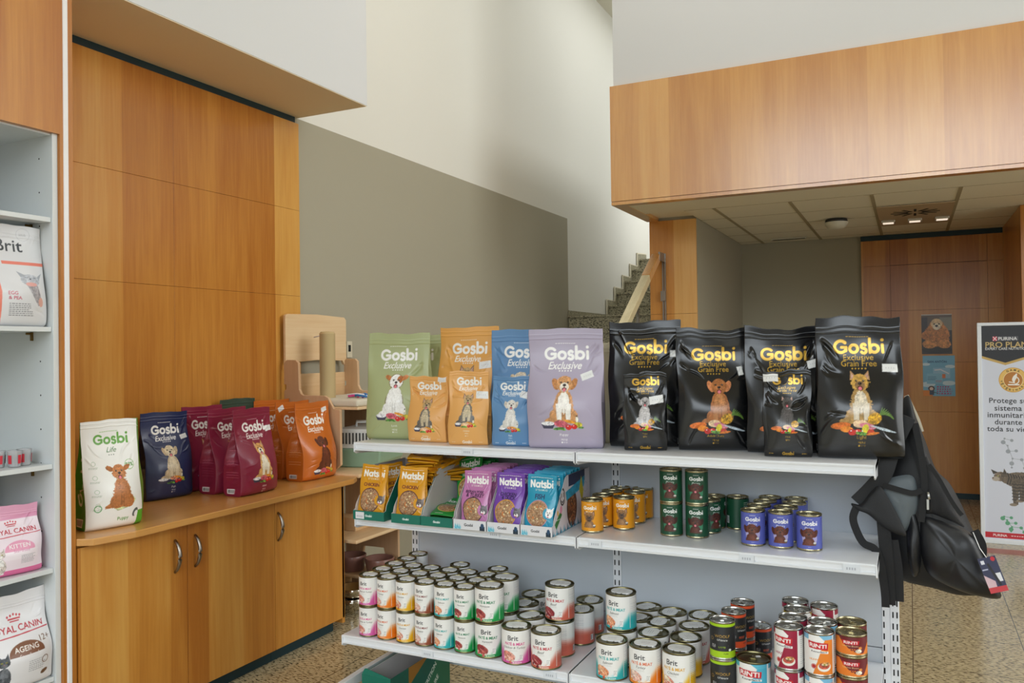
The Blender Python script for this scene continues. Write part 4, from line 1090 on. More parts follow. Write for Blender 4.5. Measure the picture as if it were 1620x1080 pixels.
# side panel: white inside, beech face, white bead, beech edge
MB().box(X0, X1 - .012, 1.818, 1.838, 0, 2.60).build('side_panel', WLAM, t, bevel=.001)
MB().box(X0, X1, 1.838, 1.850, 0, 2.70).build('front_stile', WOOD, t)
MB().box(X0, X1 + .004, 1.850, 1.868, 0, 2.70).build('white_bead', mat('white_bead', 'f0eeee', .3, coat=.5), t, bevel=.003)
MB().box(X0, X1, 1.868, 1.886, 0, 2.70).build('outer_stile', WOOD, t)
MB().box(X0, X1 - .012, .80, .82, 0, 2.60).build('side_panel', WLAM, t)
box('back_panel', X0, X0 + .01, .82, 1.818, 0, 2.6, WLAM, t)
MB().box(X1 - .02, X1, .80, 1.838, 2.134, 2.70).build('header_panel', WOOD, t)
MB().box(X0 + .01, X1 - .02, .82, 1.818, 2.128, 2.148).build('top_panel', WLAM, t)
BR = mat('brass_pin', '7a6030', .4, .8)
for k, z in enumerate((1.85, 1.481, 1.02, .672, .31)):
    s_ = box('shelf', X0 + .01, -2.60, .822, 1.817, z - .016, z, WLAM, t, bevel=.001)
    for x in (-2.70, -2.98): MB().tube([(x, 1.818, z - .021), (x, 1.795, z - .021)], .004, 8).box(x - .004, x + .004, 1.811, 1.818, z - .045, z - .016).build('shelf_pin', BR, s_)
m = MB()
for z in np.arange(.1, 2.1, .115): m.tube([(-2.66, 1.8195, z), (-2.66, 1.8178, z)], .003, 8); m.tube([(-2.93, 1.8195, z), (-2.93, 1.8178, z)], .003, 8)
m.build('pin_holes', DARK, t)

# ------------------------------------------------------------------ base cabinets and worktop
FX = -2.575
def cabinet(y0, y1, doors, label, end=False):
    t = thing('base_cabinet', label, 'cabinet', (0, 0, 0), group='beech base cabinets')
    box('body', -3.058, FX - .02, y0, y1, .07, .725, WOOD, t); box('plinth', -3.05, FX - .03, y0 + .0, y1 - (.04 if end else 0), 0, .07, TEAL, t)
    for (a, b, hy) in doors:
        d = box('door', FX - .018, FX, a + .0012, b - .0012, .055, .722, WOOD, t, bevel=.0012)
        P = [(FX + .002 + .028 * math.sin(PI * k / 12) ** .7, hy - .004 * math.cos(PI * k / 12) * 0, .665 - .125 * k / 12) for k in range(13)]
        MB().tube(P, .0065, 8, rr=[.005 + .003 * math.sin(PI * k / 12) for k in range(13)]).build('handle', mat('satin_handle', '9c948a', .3, 1.0), d)
    if end: box('end_panel', -3.058, FX, y1 - .001, y1 + .017, .03, .725, WOOD, t, bevel=.001)
cabinet(1.89, 2.857, ((1.89, 2.363, 2.300), (2.363, 2.857, 2.400)), 'two-door beech base cabinet with a facing pair of curved handles')
cabinet(2.858, 3.34, ((2.858, 3.356, 2.877),), 'single-door beech base cabinet at the far end under the worktop', True)
P = [(-3.058, 1.888), (-2.578, 1.888), (-2.53, 1.915), (-2.497, 2.06), (-2.494, 3.335), (-2.53, 3.41), (-3.058, 3.41)]
o = MB().prism(P, .730, .755, axis=2).build('worktop', WOODT, bevel=.003); tag(o, 'long beech worktop with chamfered corners on top of the base cabinets', 'counter')

# ------------------------------------------------------------------ plywood cat furniture behind the worktop
t = thing('cat_furniture', 'tall birch plywood cat scratcher seat with sisal post beside the taupe wall', 'cat tree', (-2.9, 3.7, 0))
def yz(P): return [(p[0] - 3.7, p[1]) for p in P]
P = [(3.452, 1.30), (3.452, 1.585), (3.47, 1.595), (3.72, 1.600), (3.965, 1.590), (3.982, 1.575), (3.982, 1.33), (3.962, 1.31), (3.945, 1.335), (3.72, 1.342), (3.575, 1.335), (3.47, 1.335), (3.47, 1.30)]
MB().prism(yz(P), -.138, -.122, axis=0).build('back_panel', PLY, t, bevel=.002)
MB().prism(yz([(3.49, 1.12), (3.965, 1.12), (3.965, 1.268), (3.49, 1.268)]), -.138, -.122, axis=0).build('lower_back_panel', PLY, t, bevel=.002)
S = [(-3.03, 0), (-3.03, 1.18), (-3.015, 1.19), (-3.015, 1.215), (-3.03, 1.215), (-3.03, 1.33), (-3.01, 1.347), (-2.95, 1.345), (-2.932, 1.33), (-2.928, 1.19), (-2.915, 1.165), (-2.90, 1.158), (-2.76, 1.157), (-2.735, 1.145), (-2.722, 1.12), (-2.70, 1.09), (-2.66, 1.085), (-2.66, .80), (-2.70, .77), (-2.70, .74), (-2.66, .71), (-2.66, .50), (-2.70, .45), (-2.70, .41), (-2.66, .37), (-2.66, 0), (-2.70, 0), (-2.76, .25), (-2.90, .25), (-2.94, 0)]
for y in (3.445, 3.965):
    MB().prism([(p[0] + 2.9, p[1]) for p in S], y - 3.7, y - 3.7 + .018, axis=1).build('side_panel', PLYX, t, bevel=.002)
for z, x1 in ((.765, -2.60), (.43, -2.62)):
    MB().box(-.13, x1 + 2.9 + .09, -.30, .34, z - .018, z).build('shelf', PLY, t, bevel=.006)
MB().box(-.13, .34, -.237, .265, 1.085, 1.10).build('seat_board', PLY, t, bevel=.004)
m = MB().box(-.10, .335, -.233, .26, 1.10, 1.138); m.build('seat_cushion', mat('cream_fleece', 'd8d0bc', .95, bump=.6, bscale=120), t, bevel=.014, seg=3)
prof = [(.0001, 1.138)] + [(.042 + .0022 * math.cos(k * PI), 1.138 + .0034 * k) for k in range(104)] + [(.036, 1.497), (.0001, 1.499)]
MB().lathe(prof, 28, M=Matrix.Translation((.04, -.10, 0)), cap=False).build('sisal_post', mat('sisal', 'c8b080', .9, bump=.5, bscale=300), t)
b_ = thing('dangling_ball_toy', 'small coral pompom toy hanging on a cord beside the sisal post', 'cat toy', (-2.895, 3.665, 1.30))
MB().lathe([(.0001, -.024), (.016, -.018), (.024, 0), (.016, .018), (.0001, .024)], 16, cap=False).build('pompom', mat('coral_felt', 'd8604c', .9, bump=.8, bscale=300), b_)
MB().tube([(0, 0, .02), (-.003, -.005, .12), (-.05, .0, .18), (-.11, .0, .17)], .003, 6).build('cord', mat('lilac_cord', 'c8c0d0', .8), b_)
for k in range(1):
    m = MB(); random.seed(9)
    cols_ = [mat('toy_' + n, c, .8) for n, c in (('pink', 'c83c78'), ('blue', '3c7cb8'), ('white', 'e8e4e0'), ('violet', '7a4c94'))]
    for i in range(7):
        P = [(random.uniform(-.09, .09), random.uniform(-.06, .06), .006 + .004 * (i % 3)) for _ in range(2)]
        a, b = Vector(P[0]), Vector(P[1]); m.tube([a, (a + b) / 2 + Vector((0, .01, .004)), b], .006, 8, mi=i % 4)
    o = m.build('rope_toy', cols_, loc=(-2.655, 3.62, 1.139)); tag(o, 'pink and blue braided rope toy lying on the cream seat cushion', 'cat toy')
m = MB()
for k in range(9):
    a = PI * k / 9; M = Matrix.Rotation(a, 4, 'X') @ Matrix.Rotation(a * .7, 4, 'Z')
    m.tube([tuple(M @ Vector((.030 * math.cos(j * PI / 9), .030 * math.sin(j * PI / 9), 0))) for j in range(19)], .009, 7, mi=k % 4)
o = m.build('rope_ball', cols_, loc=(-2.60, 3.845, 1.176)); tag(o, 'ball of braided pink, white and blue rope at the far edge of the seat', 'cat toy')
# carrier
t = thing('pet_carrier', 'white and sage green pet carrier on the plywood shelf behind the worktop', 'pet carrier', (-2.72, 3.72, .765), math.radians(12))
GRN = mat('sage_plastic', '8caa90', .45); WPL = mat('white_plastic', 'e4e6e2', .4)
MB().prism([(-.13, 0), (.13, 0), (.15, .03), (.155, .10), (-.155, .10), (-.15, .03)], -.12, .22, axis=1).build('base_tray', GRN, t, bevel=.008)
MB().prism([(-.158, .10), (.158, .10), (.155, .125), (.14, .185), (.11, .205), (-.11, .205), (-.14, .185), (-.155, .125)], -.115, .215, axis=1).build('top_shell', WPL, t, bevel=.006)
m = MB()
for k in range(11): m.box(-.105 + k * .0195, -.097 + k * .0195, -.118, -.112, .125, .185)
m.build('grille_slots', mat('shadow_plastic', '3c3c3a', .7), t); m = MB()
for k in range(13): m.box(.148, .156, -.09 + k * .022, -.08 + k * .022, .13, .18)
m.build('grille_slots', mat('shadow_plastic', '3c3c3a', .7), t)
MB().tube([(-.06, .05, .20), (-.055, .05, .232), (.055, .05, .232), (.06, .05, .20)], .009, 10).build('handle', WPL, t)
# box and bowls
o = box('plywood_box', -.04, .06, -.05, .08, 0, .07, PLY, bevel=.003, loc=(-2.73, 3.63, .43)); tag(o, 'small plain plywood box on the lower shelf behind the cabinets', 'box')
TCR = mat('mauve_ceramic', '8a6258', .35, coat=.4)
def bowl(loc, r, h, m_, label, group, nm='pet_bowl'):
    prof = [(r * .80, 0), (r * .86, .004), (r * 1.0, h * .75), (r * 1.04, h), (r * 1.0, h + .003), (r * .93, h), (r * .82, h * .25), (r * .5, h * .14), (.0001, h * .12)]
    o = MB().lathe(prof, 40, cap=False).lathe([(.0001, .001), (r * .8, .001)], 40, cap=False).build(nm, m_, loc=loc); return tag(o, label, 'bowl', group)
st = thing('bowl_stand', 'low wooden bowl stand on the floor at the cabinet end', 'stand', (-2.79, 3.83, 0))
box('stand_top', -.19, .19, -.10, .10, .13, .145, PLY, st, bevel=.003)
for x in (-.18, .16): box('leg', x, x + .016, -.09, .09, 0, .13, PLY, st)
bowl((-2.885, 3.83, .1455), .080, .085, TCR, 'mauve ceramic bowl nearer the cabinet on the low stand', 'mauve bowls on the low stand')
bowl((-2.695, 3.83, .1455), .080, .085, TCR, 'mauve ceramic bowl nearer the cans on the low stand', 'mauve bowls on the low stand')
bowl((-2.71, 3.60, .0), .080, .075, mat('polished_steel', 'd8d4c8', .12, 1.0), 'polished steel feeding bowl on the granite floor by the cabinet end', None)
bowl((-2.708, 3.60, .0785), .083, .05, mat('polished_steel', 'd8d4c8', .12, 1.0), 'shallow polished steel bowl stacked on another steel bowl', None)

# ------------------------------------------------------------------ shop gondola
t = thing('gondola_shelving', 'white metal two-bay shop gondola holding pet food in the middle of the floor', 'shelf', (-.993, 2.93, 0))
GX0, GXM, GX1 = -1.885 + .993, 0.0, -.092 + .993
def gy(y): return y - 2.93
for x in (GX0 + .008, GXM, GX1 + .012):
    u_ = MB().box(x - .016, x + .016, gy(2.925), gy(2.99), 0, 1.05).build('upright', WMET, t, bevel=.002)
    m = MB(); z = .06
    while z < 1.0:
        for dx in ((-.008, .008) if x < .5 else (-.010,)): m.box(x + dx - .0020, x + dx + .0020, gy(2.9238), gy(2.927), z, z + .019)
        z += .037
    m.build('slots', DARK, u_)
    MB().prism([(gy(2.985), 0), (gy(2.985), .19), (gy(2.55), .19), (gy(2.40), .185), (gy(2.40), .165), (gy(2.55), .150), (gy(2.90), .12), (gy(2.90), 0)], x - .012, x + .012, axis=0).build('base_foot', WMET, t, bevel=.002)
# the right end upright is doubled and stands a little proud
x = GX1 + .012
u_ = MB().box(x + .008, x + .035, gy(2.92), gy(2.985), 0, 1.05).build('upright', WMET, t, bevel=.002)
m = MB(); z = .06
while z < 1.0:
    for dx in (-.005, .007): m.box(x + .022 + dx - .002, x + .022 + dx + .002, gy(2.9188), gy(2.922), z, z + .019)
    z += .037
m.build('slots', DARK, u_)
for a, b in ((GX0 + .024, GXM - .016), (GXM + .016, GX1 - .004)):
    for z0, z1 in ((.10, .398), (.401, .70), (.703, 1.03)):
        MB().box(a, b, gy(2.93), gy(2.945), z0, z1).build('back_panel', GMET, t, bevel=.001)
    MB().box(a - .0, b, gy(2.93), gy(2.975), 1.03, 1.045).build('cross_bar', WMET, t)
TRANS = mat('clear_plastic', 'f0f4f6', .1, trans=.9)
def shelf(x0, x1, z, yf, top=False):
    yb = 2.99 if top else 2.925
    s_ = MB().box(x0, x1, gy(yf + .012), gy(yb), z - .022, z).build('shelf', WMET, t, bevel=.0015)
    # price rail: lip with two beads
    P = [(gy(yf + .014), z), (gy(yf + .003), z - .001), (gy(yf), z - .004), (gy(yf + .001), z - .009), (gy(yf + .004), z - .010), (gy(yf + .005), z - .023), (gy(yf), z - .025), (gy(yf + .001), z - .031), (gy(yf + .014), z - .031)]
    MB().prism(P, x0 + .002, x1 - .002, axis=0).build('price_rail', WMET, s_)
    for x in (x0 + .002, x1 - .002):
        P = [(gy(yf - .003), z - .001), (gy(yf - .003), z - .036), (gy(yf + .01), z - .043), (gy(yf + .10), z - .048), (gy(2.92), z - .075), (gy(2.92), z - .002)]
        MB().prism(P, x - .002, x + .002, axis=0).build('bracket', WMET, s_, bevel=.0008)
    return s_
s_ = []
for (z, yf, top) in ((1.045, 2.523, True), (.766, 2.523, False), (.352, 2.438, False)):
    for a, b in ((GX0, GXM - .004), (GXM + .001, GX1)):
        s_.append((shelf(a, b, z, yf, top), a, b, z, yf))
def ticket(i, xw):
    sh, a, b, z, yf = s_[i]; x = xw + .993
    o = box('price_ticket', x - .022, x + .022, gy(yf - .0012), gy(yf + .002), z - .0305, z - .006, mat('ticket_sleeve', 'dfe3e8', .25), sh)
    q = MB()
    for k in range(4): q.box(x - .013 + k * .007, x - .009 + k * .007, gy(yf - .0016), gy(yf - .001), z - .021, z - .014)
    q.build('ticket_print', mat('ticket_ink', 'b4b8c0', .6), o)
for i, xw in ((2, -1.3), (3, -.93), (3, -.45), (3, -.16), (4, -1.52), (4, -1.06), (0, -1.40)): ticket(i, xw)

# ------------------------------------------------------------------ bags on the top shelf
ZT = 1.0455
WH = 'f6f4f0'
DK_WHITE = dict(body='f0eeea', chest='f8f6f2', head='f4f2ee', muz='f8f6f2', ear='c07840', patch='b86c34', ears='wing', line='8a8460')
DK_TERRIER = dict(body='6c6660', chest='c8b898', head='b89868', muz='c8b088', ear='8c7050', ears='prick', tail='5c5650', shaggy=.12)
DK_POODLE = dict(body='d8d4cc', chest='e8e4de', head='e0dad0', muz='e8e4dc', ear='c8beb0', shaggy=.12)
DK_PUP = dict(body='c8905c', chest='f2ece4', head='cc9460', muz='f0e6d8', ear='b87c48', shaggy=.08)
DK_GREY = dict(body='a8a4a4', chest='c4c0c0', head='b0acac', muz='8c8888', ear='8c8888', shaggy=.1)
DK_DACH = dict(body='a8683a', chest='b87c4c', head='a46638', muz='b87444', ear='c47c50', shaggy=.02)
DK_SPITZ = dict(body='b08c54', chest='d8cbb4', head='c4994c', muz='8c6c48', ear='b88c60', ears='prick', shaggy=.16)
DK_CAIRN = dict(body='4a4848', chest='585454', head='504c4a', muz='403c3c', ear='484444', ears='prick', shaggy=.16)
DK_LAB = dict(body='cbb896', chest='dccdb0', head='d4c2a0', muz='dcceb4', ear='bca684', shaggy=.04)
DK_AKITA = dict(body='d8a868', chest='f0e6d0', head='d09c58', muz='f0e8dc', ear='b88848', ears='prick', shaggy=.06)
DK_BROWN = dict(body='5c2c1c', chest='6c3824', head='603020', muz='6c3c28', ear='4c2418', shaggy=.08, mouth=True)
def B(label, x, y, rz, w, h, d, cv, bg, z=ZT, side=None, **k):
    return bag(label, 'bag', (x, y, z), math.radians(rz), w, h, d, cv, side, bg, **k)
G1 = 'coloured bags along the left half of the top shelf'
FLAT = dict(rough=.42, coat=.10); SHINE = dict(rough=.27, coat=.34, amp=.008, crease=.007)
OLV = 'a9b07e'
B('olive green dog food bag showing only its edge behind another green bag', -1.795, 2.80, 10, .245, .405, .09, gosbi_pack(1.65, OLV, name='Lamb', px=300), OLV, seed=3, nf=90, group=G1, **FLAT)
B('olive green lamb bag with a white sitting dog, first bag on the top shelf', -1.78, 2.655, 12, .250, .408, .09, gosbi_pack(1.65, OLV, dogk=DK_WHITE, name='Lamb'), OLV, seed=4, group=G1, amp=.006, crease=.005, header=.10, **FLAT)
ORG = 'e2a552'
B('big golden orange bag with rounded top behind two small orange bags', -1.535, 2.765, 6, .243, .428, .10, gosbi_pack(1.76, ORG, dogk=DK_TERRIER, name='Chicken', food='chicken', stick=(.80, .60, .20, -8)), ORG, seed=6, group=G1, header=.075, **FLAT)
BLU = '5c88b4'
B('blue bag showing only its top strip behind the lilac puppy bag', -1.17, 2.865, 8, .235, .415, .07, Cv(100, 1.76, BLU), BLU, seed=8, nf=60, group=G1, **FLAT)
B('big blue fish bag between the golden and the lilac bag', -1.285, 2.725, 8, .240, .412, .09, gosbi_pack(1.7, BLU, dogk=dict(DK_POODLE, body='cfc0a8', head='d4c4aa', ear='c4b090'), name='Fish', food='fish'), BLU, seed=9, group=G1, header=.10, **FLAT)
CRM = 'd0c4a0'
B('cream bag of which a narrow edge shows between the lilac and the black bags', -.985, 2.80, 8, .15, .36, .06, Cv(80, 1.9, CRM), CRM, seed=12, nf=50, group=G1, **FLAT)
LIL = 'aea4b8'
B('lilac puppy bag with a tan and white puppy, right end of the coloured bags', -1.060, 2.600, 14, .256, .408, .10, gosbi_pack(1.62, LIL, dogk=DK_PUP, name='Puppy', stick=(.79, .64, .16, -22)), LIL, seed=14, group=G1, amp=.0035, header=.085, **FLAT)
SO = 'e6aa60'
B('small orange chicken bag with a crumpled top, the further left of the pair', -1.617, 2.610, 2, .160, .246, .05, gosbi_pack(1.55, SO, dogk=DK_TERRIER, name='Chicken', food='chicken', small=True, px=380, stick=(.86, .07, .22, 5)), SO, seed=21, nf=110, group=G1, header=.05, sag=.006, amp=.006, crease=.006, **FLAT)
B('small orange chicken bag with a white price sticker beside its dog', -1.424, 2.575, 12, .147, .262, .055, gosbi_pack(1.75, SO, dogk=DK_TERRIER, name='Chicken', food='chicken', small=True, px=380, stick=(.84, .56, .30, 2)), SO, seed=22, nf=110, group=G1, header=.05, crease=.005, **FLAT)
SB = '5f8cb8'
B('small blue fish bag with a white poodle standing before the big blue bag', -1.262, 2.597, 8, .146, .244, .05, gosbi_pack(1.66, SB, dogk=DK_POODLE, name='Fish', food='fish', small=True, px=380, stick=(.85, .45, .28, 14)), SB, seed=24, nf=110, group=G1, header=.05, **FLAT)
G2 = 'black bags along the right half of the top shelf'
BK = '0c0d0f'; GD = 'd2a63c'
sb = side_print(1.9 * 2.2, BK, 'b8b8b0')
B('large black puppy bag with gold lettering behind a small black bag', -.820, 2.735, 13, .245, .430, .11, gosbi_pack(1.75, BK, ink=GD, dogk=DK_GREY, name='Puppy', grain=True, gold=True, stick=(.93, .46, .16, 0)), BK, side=sb, seed=31, group=G2, header=.10, **SHINE)
B('small black puppy bag with a grey puppy and a white sticker', -.789, 2.632, 14, .140, .256, .06, gosbi_pack(1.83, BK, ink='e0b040', dogk=DK_GREY, name='Puppy', grain=True, small=True, gold=True, px=380, stick=(.76, .64, .32, -10)), BK, side=sb, seed=32, nf=110, group=G2, header=.05, **SHINE)
B('large black duck bag with a red brown dachshund', -.578, 2.712, 17, .236, .402, .10, gosbi_pack(1.68, BK, ink=GD, dogk=DK_DACH, name='Adult Duck', grain=True, gold=True, dogx=.56, stick=(.86, .60, .12, 80)), BK, side=sb, seed=35, group=G2, header=.07, sag=.006, **SHINE)
B('large black bag leaning behind the small black adult bag', -.358, 2.722, 14, .236, .402, .10, gosbi_pack(1.66, BK, ink=GD, dogk=DK_CAIRN, name='Adult', grain=True, gold=True, stick=(.90, .50, .18, -14)), BK, side=sb, seed=36, group=G2, header=.09, sag=.008, **SHINE)
B('small black adult bag with a dark shaggy terrier', -.339, 2.622, 8, .140, .262, .06, gosbi_pack(1.87, BK, ink='e0b040', dogk=DK_CAIRN, name='Adult', grain=True, small=True, gold=True, px=380, stick=(.16, .14, .32, 0)), BK, side=sb, seed=38, nf=110, group=G2, header=.05, **SHINE)
B('large black light-recipe bag with a golden spitz, overhanging the right shelf end', -.136, 2.655, 9, .242, .422, .105, gosbi_pack(1.74, BK, ink=GD, dogk=DK_SPITZ, name='Light', grain=True, gold=True, dogx=.5, px=620, stick=(.85, .635, .17, 2)), BK, side=sb, seed=40, group=G2, header=.11, topw=.236, **SHINE)

# ------------------------------------------------------------------ bags on the worktop
ZC = .7555; G3 = 'dog food bags on the beech worktop'; MED = dict(rough=.36, coat=.2, amp=.0035)
def life_pack():
    cv = Cv(560, 1.88, 'f0efea'); g = '5ca02c'
    cv.small(.5, .20, .34, 1, .008, g); cv.logo('Gosbi', .52, .33, .62, g, w=.14); cv.text('Life', .53, .52, .17, '3a6a34', shear=.35)
    for k in range(3): cv.ell(.5 + .04 * k - .03, .61, .008, .008, '505850')
    cv.ring(.80, .80, .085, .008, '7cb458'); cv.text('83%', .80, .80, .15, '3f8a28', bold=.02)
    for k in range(4): cv.ring(.17, .74 + k * .235, .035, .005, '9cb494'); cv.small(.17, .80 + k * .235, .15, 2, .009, 'a4b09c', 2)
    cv.ring(.17, 1.50, .055, .014, '5ca060')
    cv.poly([(.36, 1.46), (.45, 1.40), (.80, 1.36), (.84, 1.42), (.74, 1.52), (.5, 1.57)], 'c4cc9c', tex=.2)
    dog(cv, .58, 1.52, .76, body='b4703c', chest='b87440', head='bc7844', muz='c08050', ear='a8642c', ears='wing', shaggy=.14)
    cv.text('Puppy', .60, 1.72, .20, '4c8c34', bold=.01)
    cv.poly([(.88, 1.62), (1, 1.62), (1, 1.88), (.84, 1.88), (.86, 1.74)], '56a828'); cv.ell(.82, 1.64, .045, .08, '5c605c', rot=30); cv.ell(.835, 1.66, .03, .05, 'e8e8e8', rot=30)
    return cv
gs = Cv(130, 3.4, '3f9a24'); gs.logo('Gosbi', .5, 1.9, 1.5, 'e8f0e0', rot=-90); gs.rect(.15, 3.05, .7, 3.3, 'f4f4f4')
for k in range(12): gs.rect(.2 + k * .037, 3.08, .215 + k * .037, 3.26, '303030')
B('olive green bag almost hidden behind the white and green puppy bag', -2.775, 2.205, 80, .21, .375, .09, Cv(80, 1.8, '6c8c34'), '5c7c30', z=ZC, seed=50, nf=70, group=G3, **MED)
B('white and green puppy bag with a curly tan puppy, first on the worktop', -2.622, 2.070, 77, .205, .390, .10, life_pack(), '3f9a24', z=ZC, side=gs, seed=51, group=G3, header=.06, **FLAT)
NV = '222c54'
B('navy blue bag with a pale labrador', -2.925, 2.590, 82, .225, .375, .10, gosbi_pack(1.67, NV, dogk=DK_LAB, name='Fish', food='fish', stick=(.88, .50, .15, -12)), NV, z=ZC, side=Cv(40, 3.6, '1c2648'), seed=53, group=G3, **MED)
MR = '84203c'; sm = side_print(3.4, MR, 'b45c74')
def mar(st): return gosbi_pack(1.58, MR, dogk=DK_AKITA, name='Adult', stick=st)
B('maroon bag furthest back against the beech panelling', -2.955, 2.835, 88, .235, .385, .08, mar(None), MR, z=ZC, side=sm, seed=55, nf=110, group=G3, **MED)
B('maroon bag in the middle of the three maroon ones', -2.795, 2.842, 91, .238, .378, .11, mar(None), MR, z=ZC, side=sm, seed=56, nf=120, group=G3, **MED)
B('front maroon bag with a sitting akita and a price sticker', -2.644, 2.838, 92, .238, .380, .11, mar((.90, .40, .18, -5)), MR, z=ZC, side=sm, seed=57, group=G3, **MED)
B('dark green bag whose top shows above the maroon bags', -2.985, 3.085, 88, .225, .405, .07, Cv(60, 1.8, '34483a'), '34483a', z=ZC, seed=58, nf=60, group=G3, **MED)
OR = 'c2661e'; so_ = side_print(3.2, OR, 'e0a070')
def orp(st): return gosbi_pack(1.45, OR, dogk=DK_BROWN, name='Active', stick=st)
B('rearmost rust orange bag, mostly covered by two others', -2.965, 3.312, 88, .250, .385, .08, orp(None), OR, z=ZC, side=so_, seed=60, nf=110, group=G3, **MED)
B('middle rust orange bag with a sticker on its upper corner', -2.815, 3.308, 91, .255, .380, .10, orp((.14, .12, .16, -25)), OR, z=ZC, side=so_, seed=61, nf=120, group=G3, **MED)
B('front rust orange bag with a dark brown dog near the worktop end', -2.662, 3.282, 90, .255, .380, .12, orp((.85, .16, .15, -12)), OR, z=ZC, side=so_, seed=62, group=G3, **MED)

# ------------------------------------------------------------------ goods in the left shelving unit
G4 = 'cat food bags in the white shelving unit'
cv = Cv(560, 1.5, 'dcdcde'); SAL = 'e8806c'
cv.poly([(0, 0), (.28, 0), (.29, .5), (.33, 1.0), (.32, 1.5), (0, 1.5)], SAL); cv.ring(.12, .55, .10, .004, 'f0b4a8'); cv.ring(.16, .60, .10, .004, 'f0b4a8')
cv.text('Brit', .56, .30, .38, '30343a', bold=.008); cv.rect(.42, .54, 1, .59, SAL); cv.ring(.76, .13, .09, .004, 'b8b8bc'); cv.small(.76, .12, .1, 2, .01, 'b0b0b4')
cv.text('EGG', .47, 1.02, .13, 'b83850', bold=.01); cv.text('& PEA', .50, 1.09, .18, 'b83850', bold=.01); cv.small(.60, 1.17, .36, 7, .012, '8c8c90', 2.3)
cv.text('RENAL', .14, 1.25, .30, 'f4d4cc', rot=-90)
cv.ell(.76, .82, .15, .09, 'b8bcc4', fur=.04, tex=.12); cv.poly([(.62, .78), (.58, .69), (.70, .75)], 'a4a8b0'); cv.poly([(.88, .76), (.96, .70), (.90, .82)], 'a4a8b0'); cv.poly([(.66, .86), (.86, .90), (.90, 1.18), (.83, 1.20)], 'a8a4a8', tex=.15)
cv.ell(.76, .88, .09, .03, 'e0a49c'); cv.ell(.76, .80, .016, .010, '303840'); cv.line([(.68, .78), (.72, .785)], .006, '405068'); cv.line([(.81, .785), (.85, .78)], .006, '405068'); cv.ell(.88, 1.14, .04, .07, 'dca898')
bag('white and salmon cat food bag with a grey kitten on the upper shelf', 'bag', (-2.63, 1.695, 1.4815), math.radians(84), .232, .335, .10, cv, None, 'd0d0d2', seed=70, header=.12, group=G4, **FLAT)
def royal(band, title, sub, catk, pink):
    cv = Cv(560, 1.35, 'e4e2e4' if not pink else 'ecdce4')
    if pink: cv.rect(0, 0, 1, .28, 'd890b0'); cv.poly([(0, .28), (1, .18), (1, 0), (0, 0)], 'e0a0bc'); cv.rect(0, 1.22, 1, 1.35, 'dc6c9c')
    for k in range(5): cv.ell(.52 + (k - 2) * .045, .34 - .012 * (2 - abs(k - 2)), .014, .018, 'c02838')
    cv.rect(.43, .365, .61, .385, 'c02838'); cv.rect(.45, .40, .59, .415, 'c02838')
    cv.text('ROYAL CANIN', .53, .50, .78, 'b82434', bold=.012); cv.line([(.02, .61), (.98, .57)], .014, 'c02838')
    cv.ell(.58, .84, .26, .16, band); cv.rect(.3, .86, .9, 1.02, 'e4e2e4' if not pink else 'f0e4ea')
    cv.text(title, .58, .77, .36, 'f2eeea', bold=.012); cv.text(sub, .60, .865, .28, 'e0d8d4' if not pink else 'c87ca0')
    cv.small(.72, .96, .26, 6, .012, 'a0a0a4', 2.4)
    cat(cv, .24, 1.28, .50, **catk)
    if not pink: cv.text('12+', .88, .70, .16, '6c4c34'); cv.ring(.84, 1.0, .05, .01, '6c4c34'); cv.ell(.84, 1.18, .06, .03, '6c4c34', rot=-20)
    return cv
bag('pink and white kitten food bag on the fourth shelf from the top', 'bag', (-2.64, 1.705, .6725), math.radians(80), .18, .222, .08, royal('e49cb8', 'KITTEN', 'Sterilised', dict(body='c8bcb4', chest='e8e4e0'), True), None, 'e0b0c4', seed=72, header=.14, group=G4, **FLAT)
bag('pale lilac foil bag behind the kitten food bag', 'bag', (-2.80, 1.63, .6725), math.radians(84), .19, .315, .10, Cv(80, 1.6, 'c8bcc8'), None, 'c4b8c4', seed=73, nf=80, group=G4, rough=.3, coat=.3)
bag('white and brown senior cat food bag with a grey cat on the lowest shelf', 'bag', (-2.62, 1.705, .3105), math.radians(82), .215, .300, .11, royal('7c5038', 'AGEING', 'Sterilised', dict(body='4c5056', chest='70747a'), False), None, 'd4d2d4', seed=74, header=.14, group=G4, sag=.004, **FLAT)
bag('white bag beside the senior cat food bag, cut by the picture edge', 'bag', (-2.66, 1.47, .3105), math.radians(84), .2, .31, .1, Cv(60, 1.5, 'd8d6d8'), None, 'd4d2d4', seed=75, nf=60, group=G4, **FLAT)
CLR = mat('clear_cup_plastic', 'f2f2f4', .15, trans=.55, alpha=.75); REDP = mat('red_print', 'c82c3c', .5)
for k, (x, y, s) in enumerate(((-2.665, 1.762, 'nearest the side panel'), (-2.655, 1.722, 'in the middle of the row'), (-2.69, 1.690, 'furthest from the side panel'))):
    t = thing('measuring_cup', 'small clear measuring cup with red print, ' + s, 'cup', (x, y, 1.0205), 1.2 + k, 'clear measuring cups on the shelf')
    MB().lathe([(.0001, .001), (.018, .001), (.0185, .003), (.0225, .052), (.0235, .054), (.0215, .052), (.0175, .004), (.0001, .003)], 24, cap=False).build('cup', CLR, t)
    m = MB()
    for a0 in (-.6, .9, 2.6, 4.0):
        P = [(.0212 * math.cos(a0 + j * .09), .0212 * math.sin(a0 + j * .09)) for j in range(7)]
        for (ax, ay), (bx, by) in zip(P[:-1], P[1:]): m.add([(ax, ay, .012), (bx, by, .012), (bx * 1.075, by * 1.075, .040), (ax * 1.075, ay * 1.075, .040)], [(0, 1, 2, 3)])
    m.build('red_print', REDP, t)

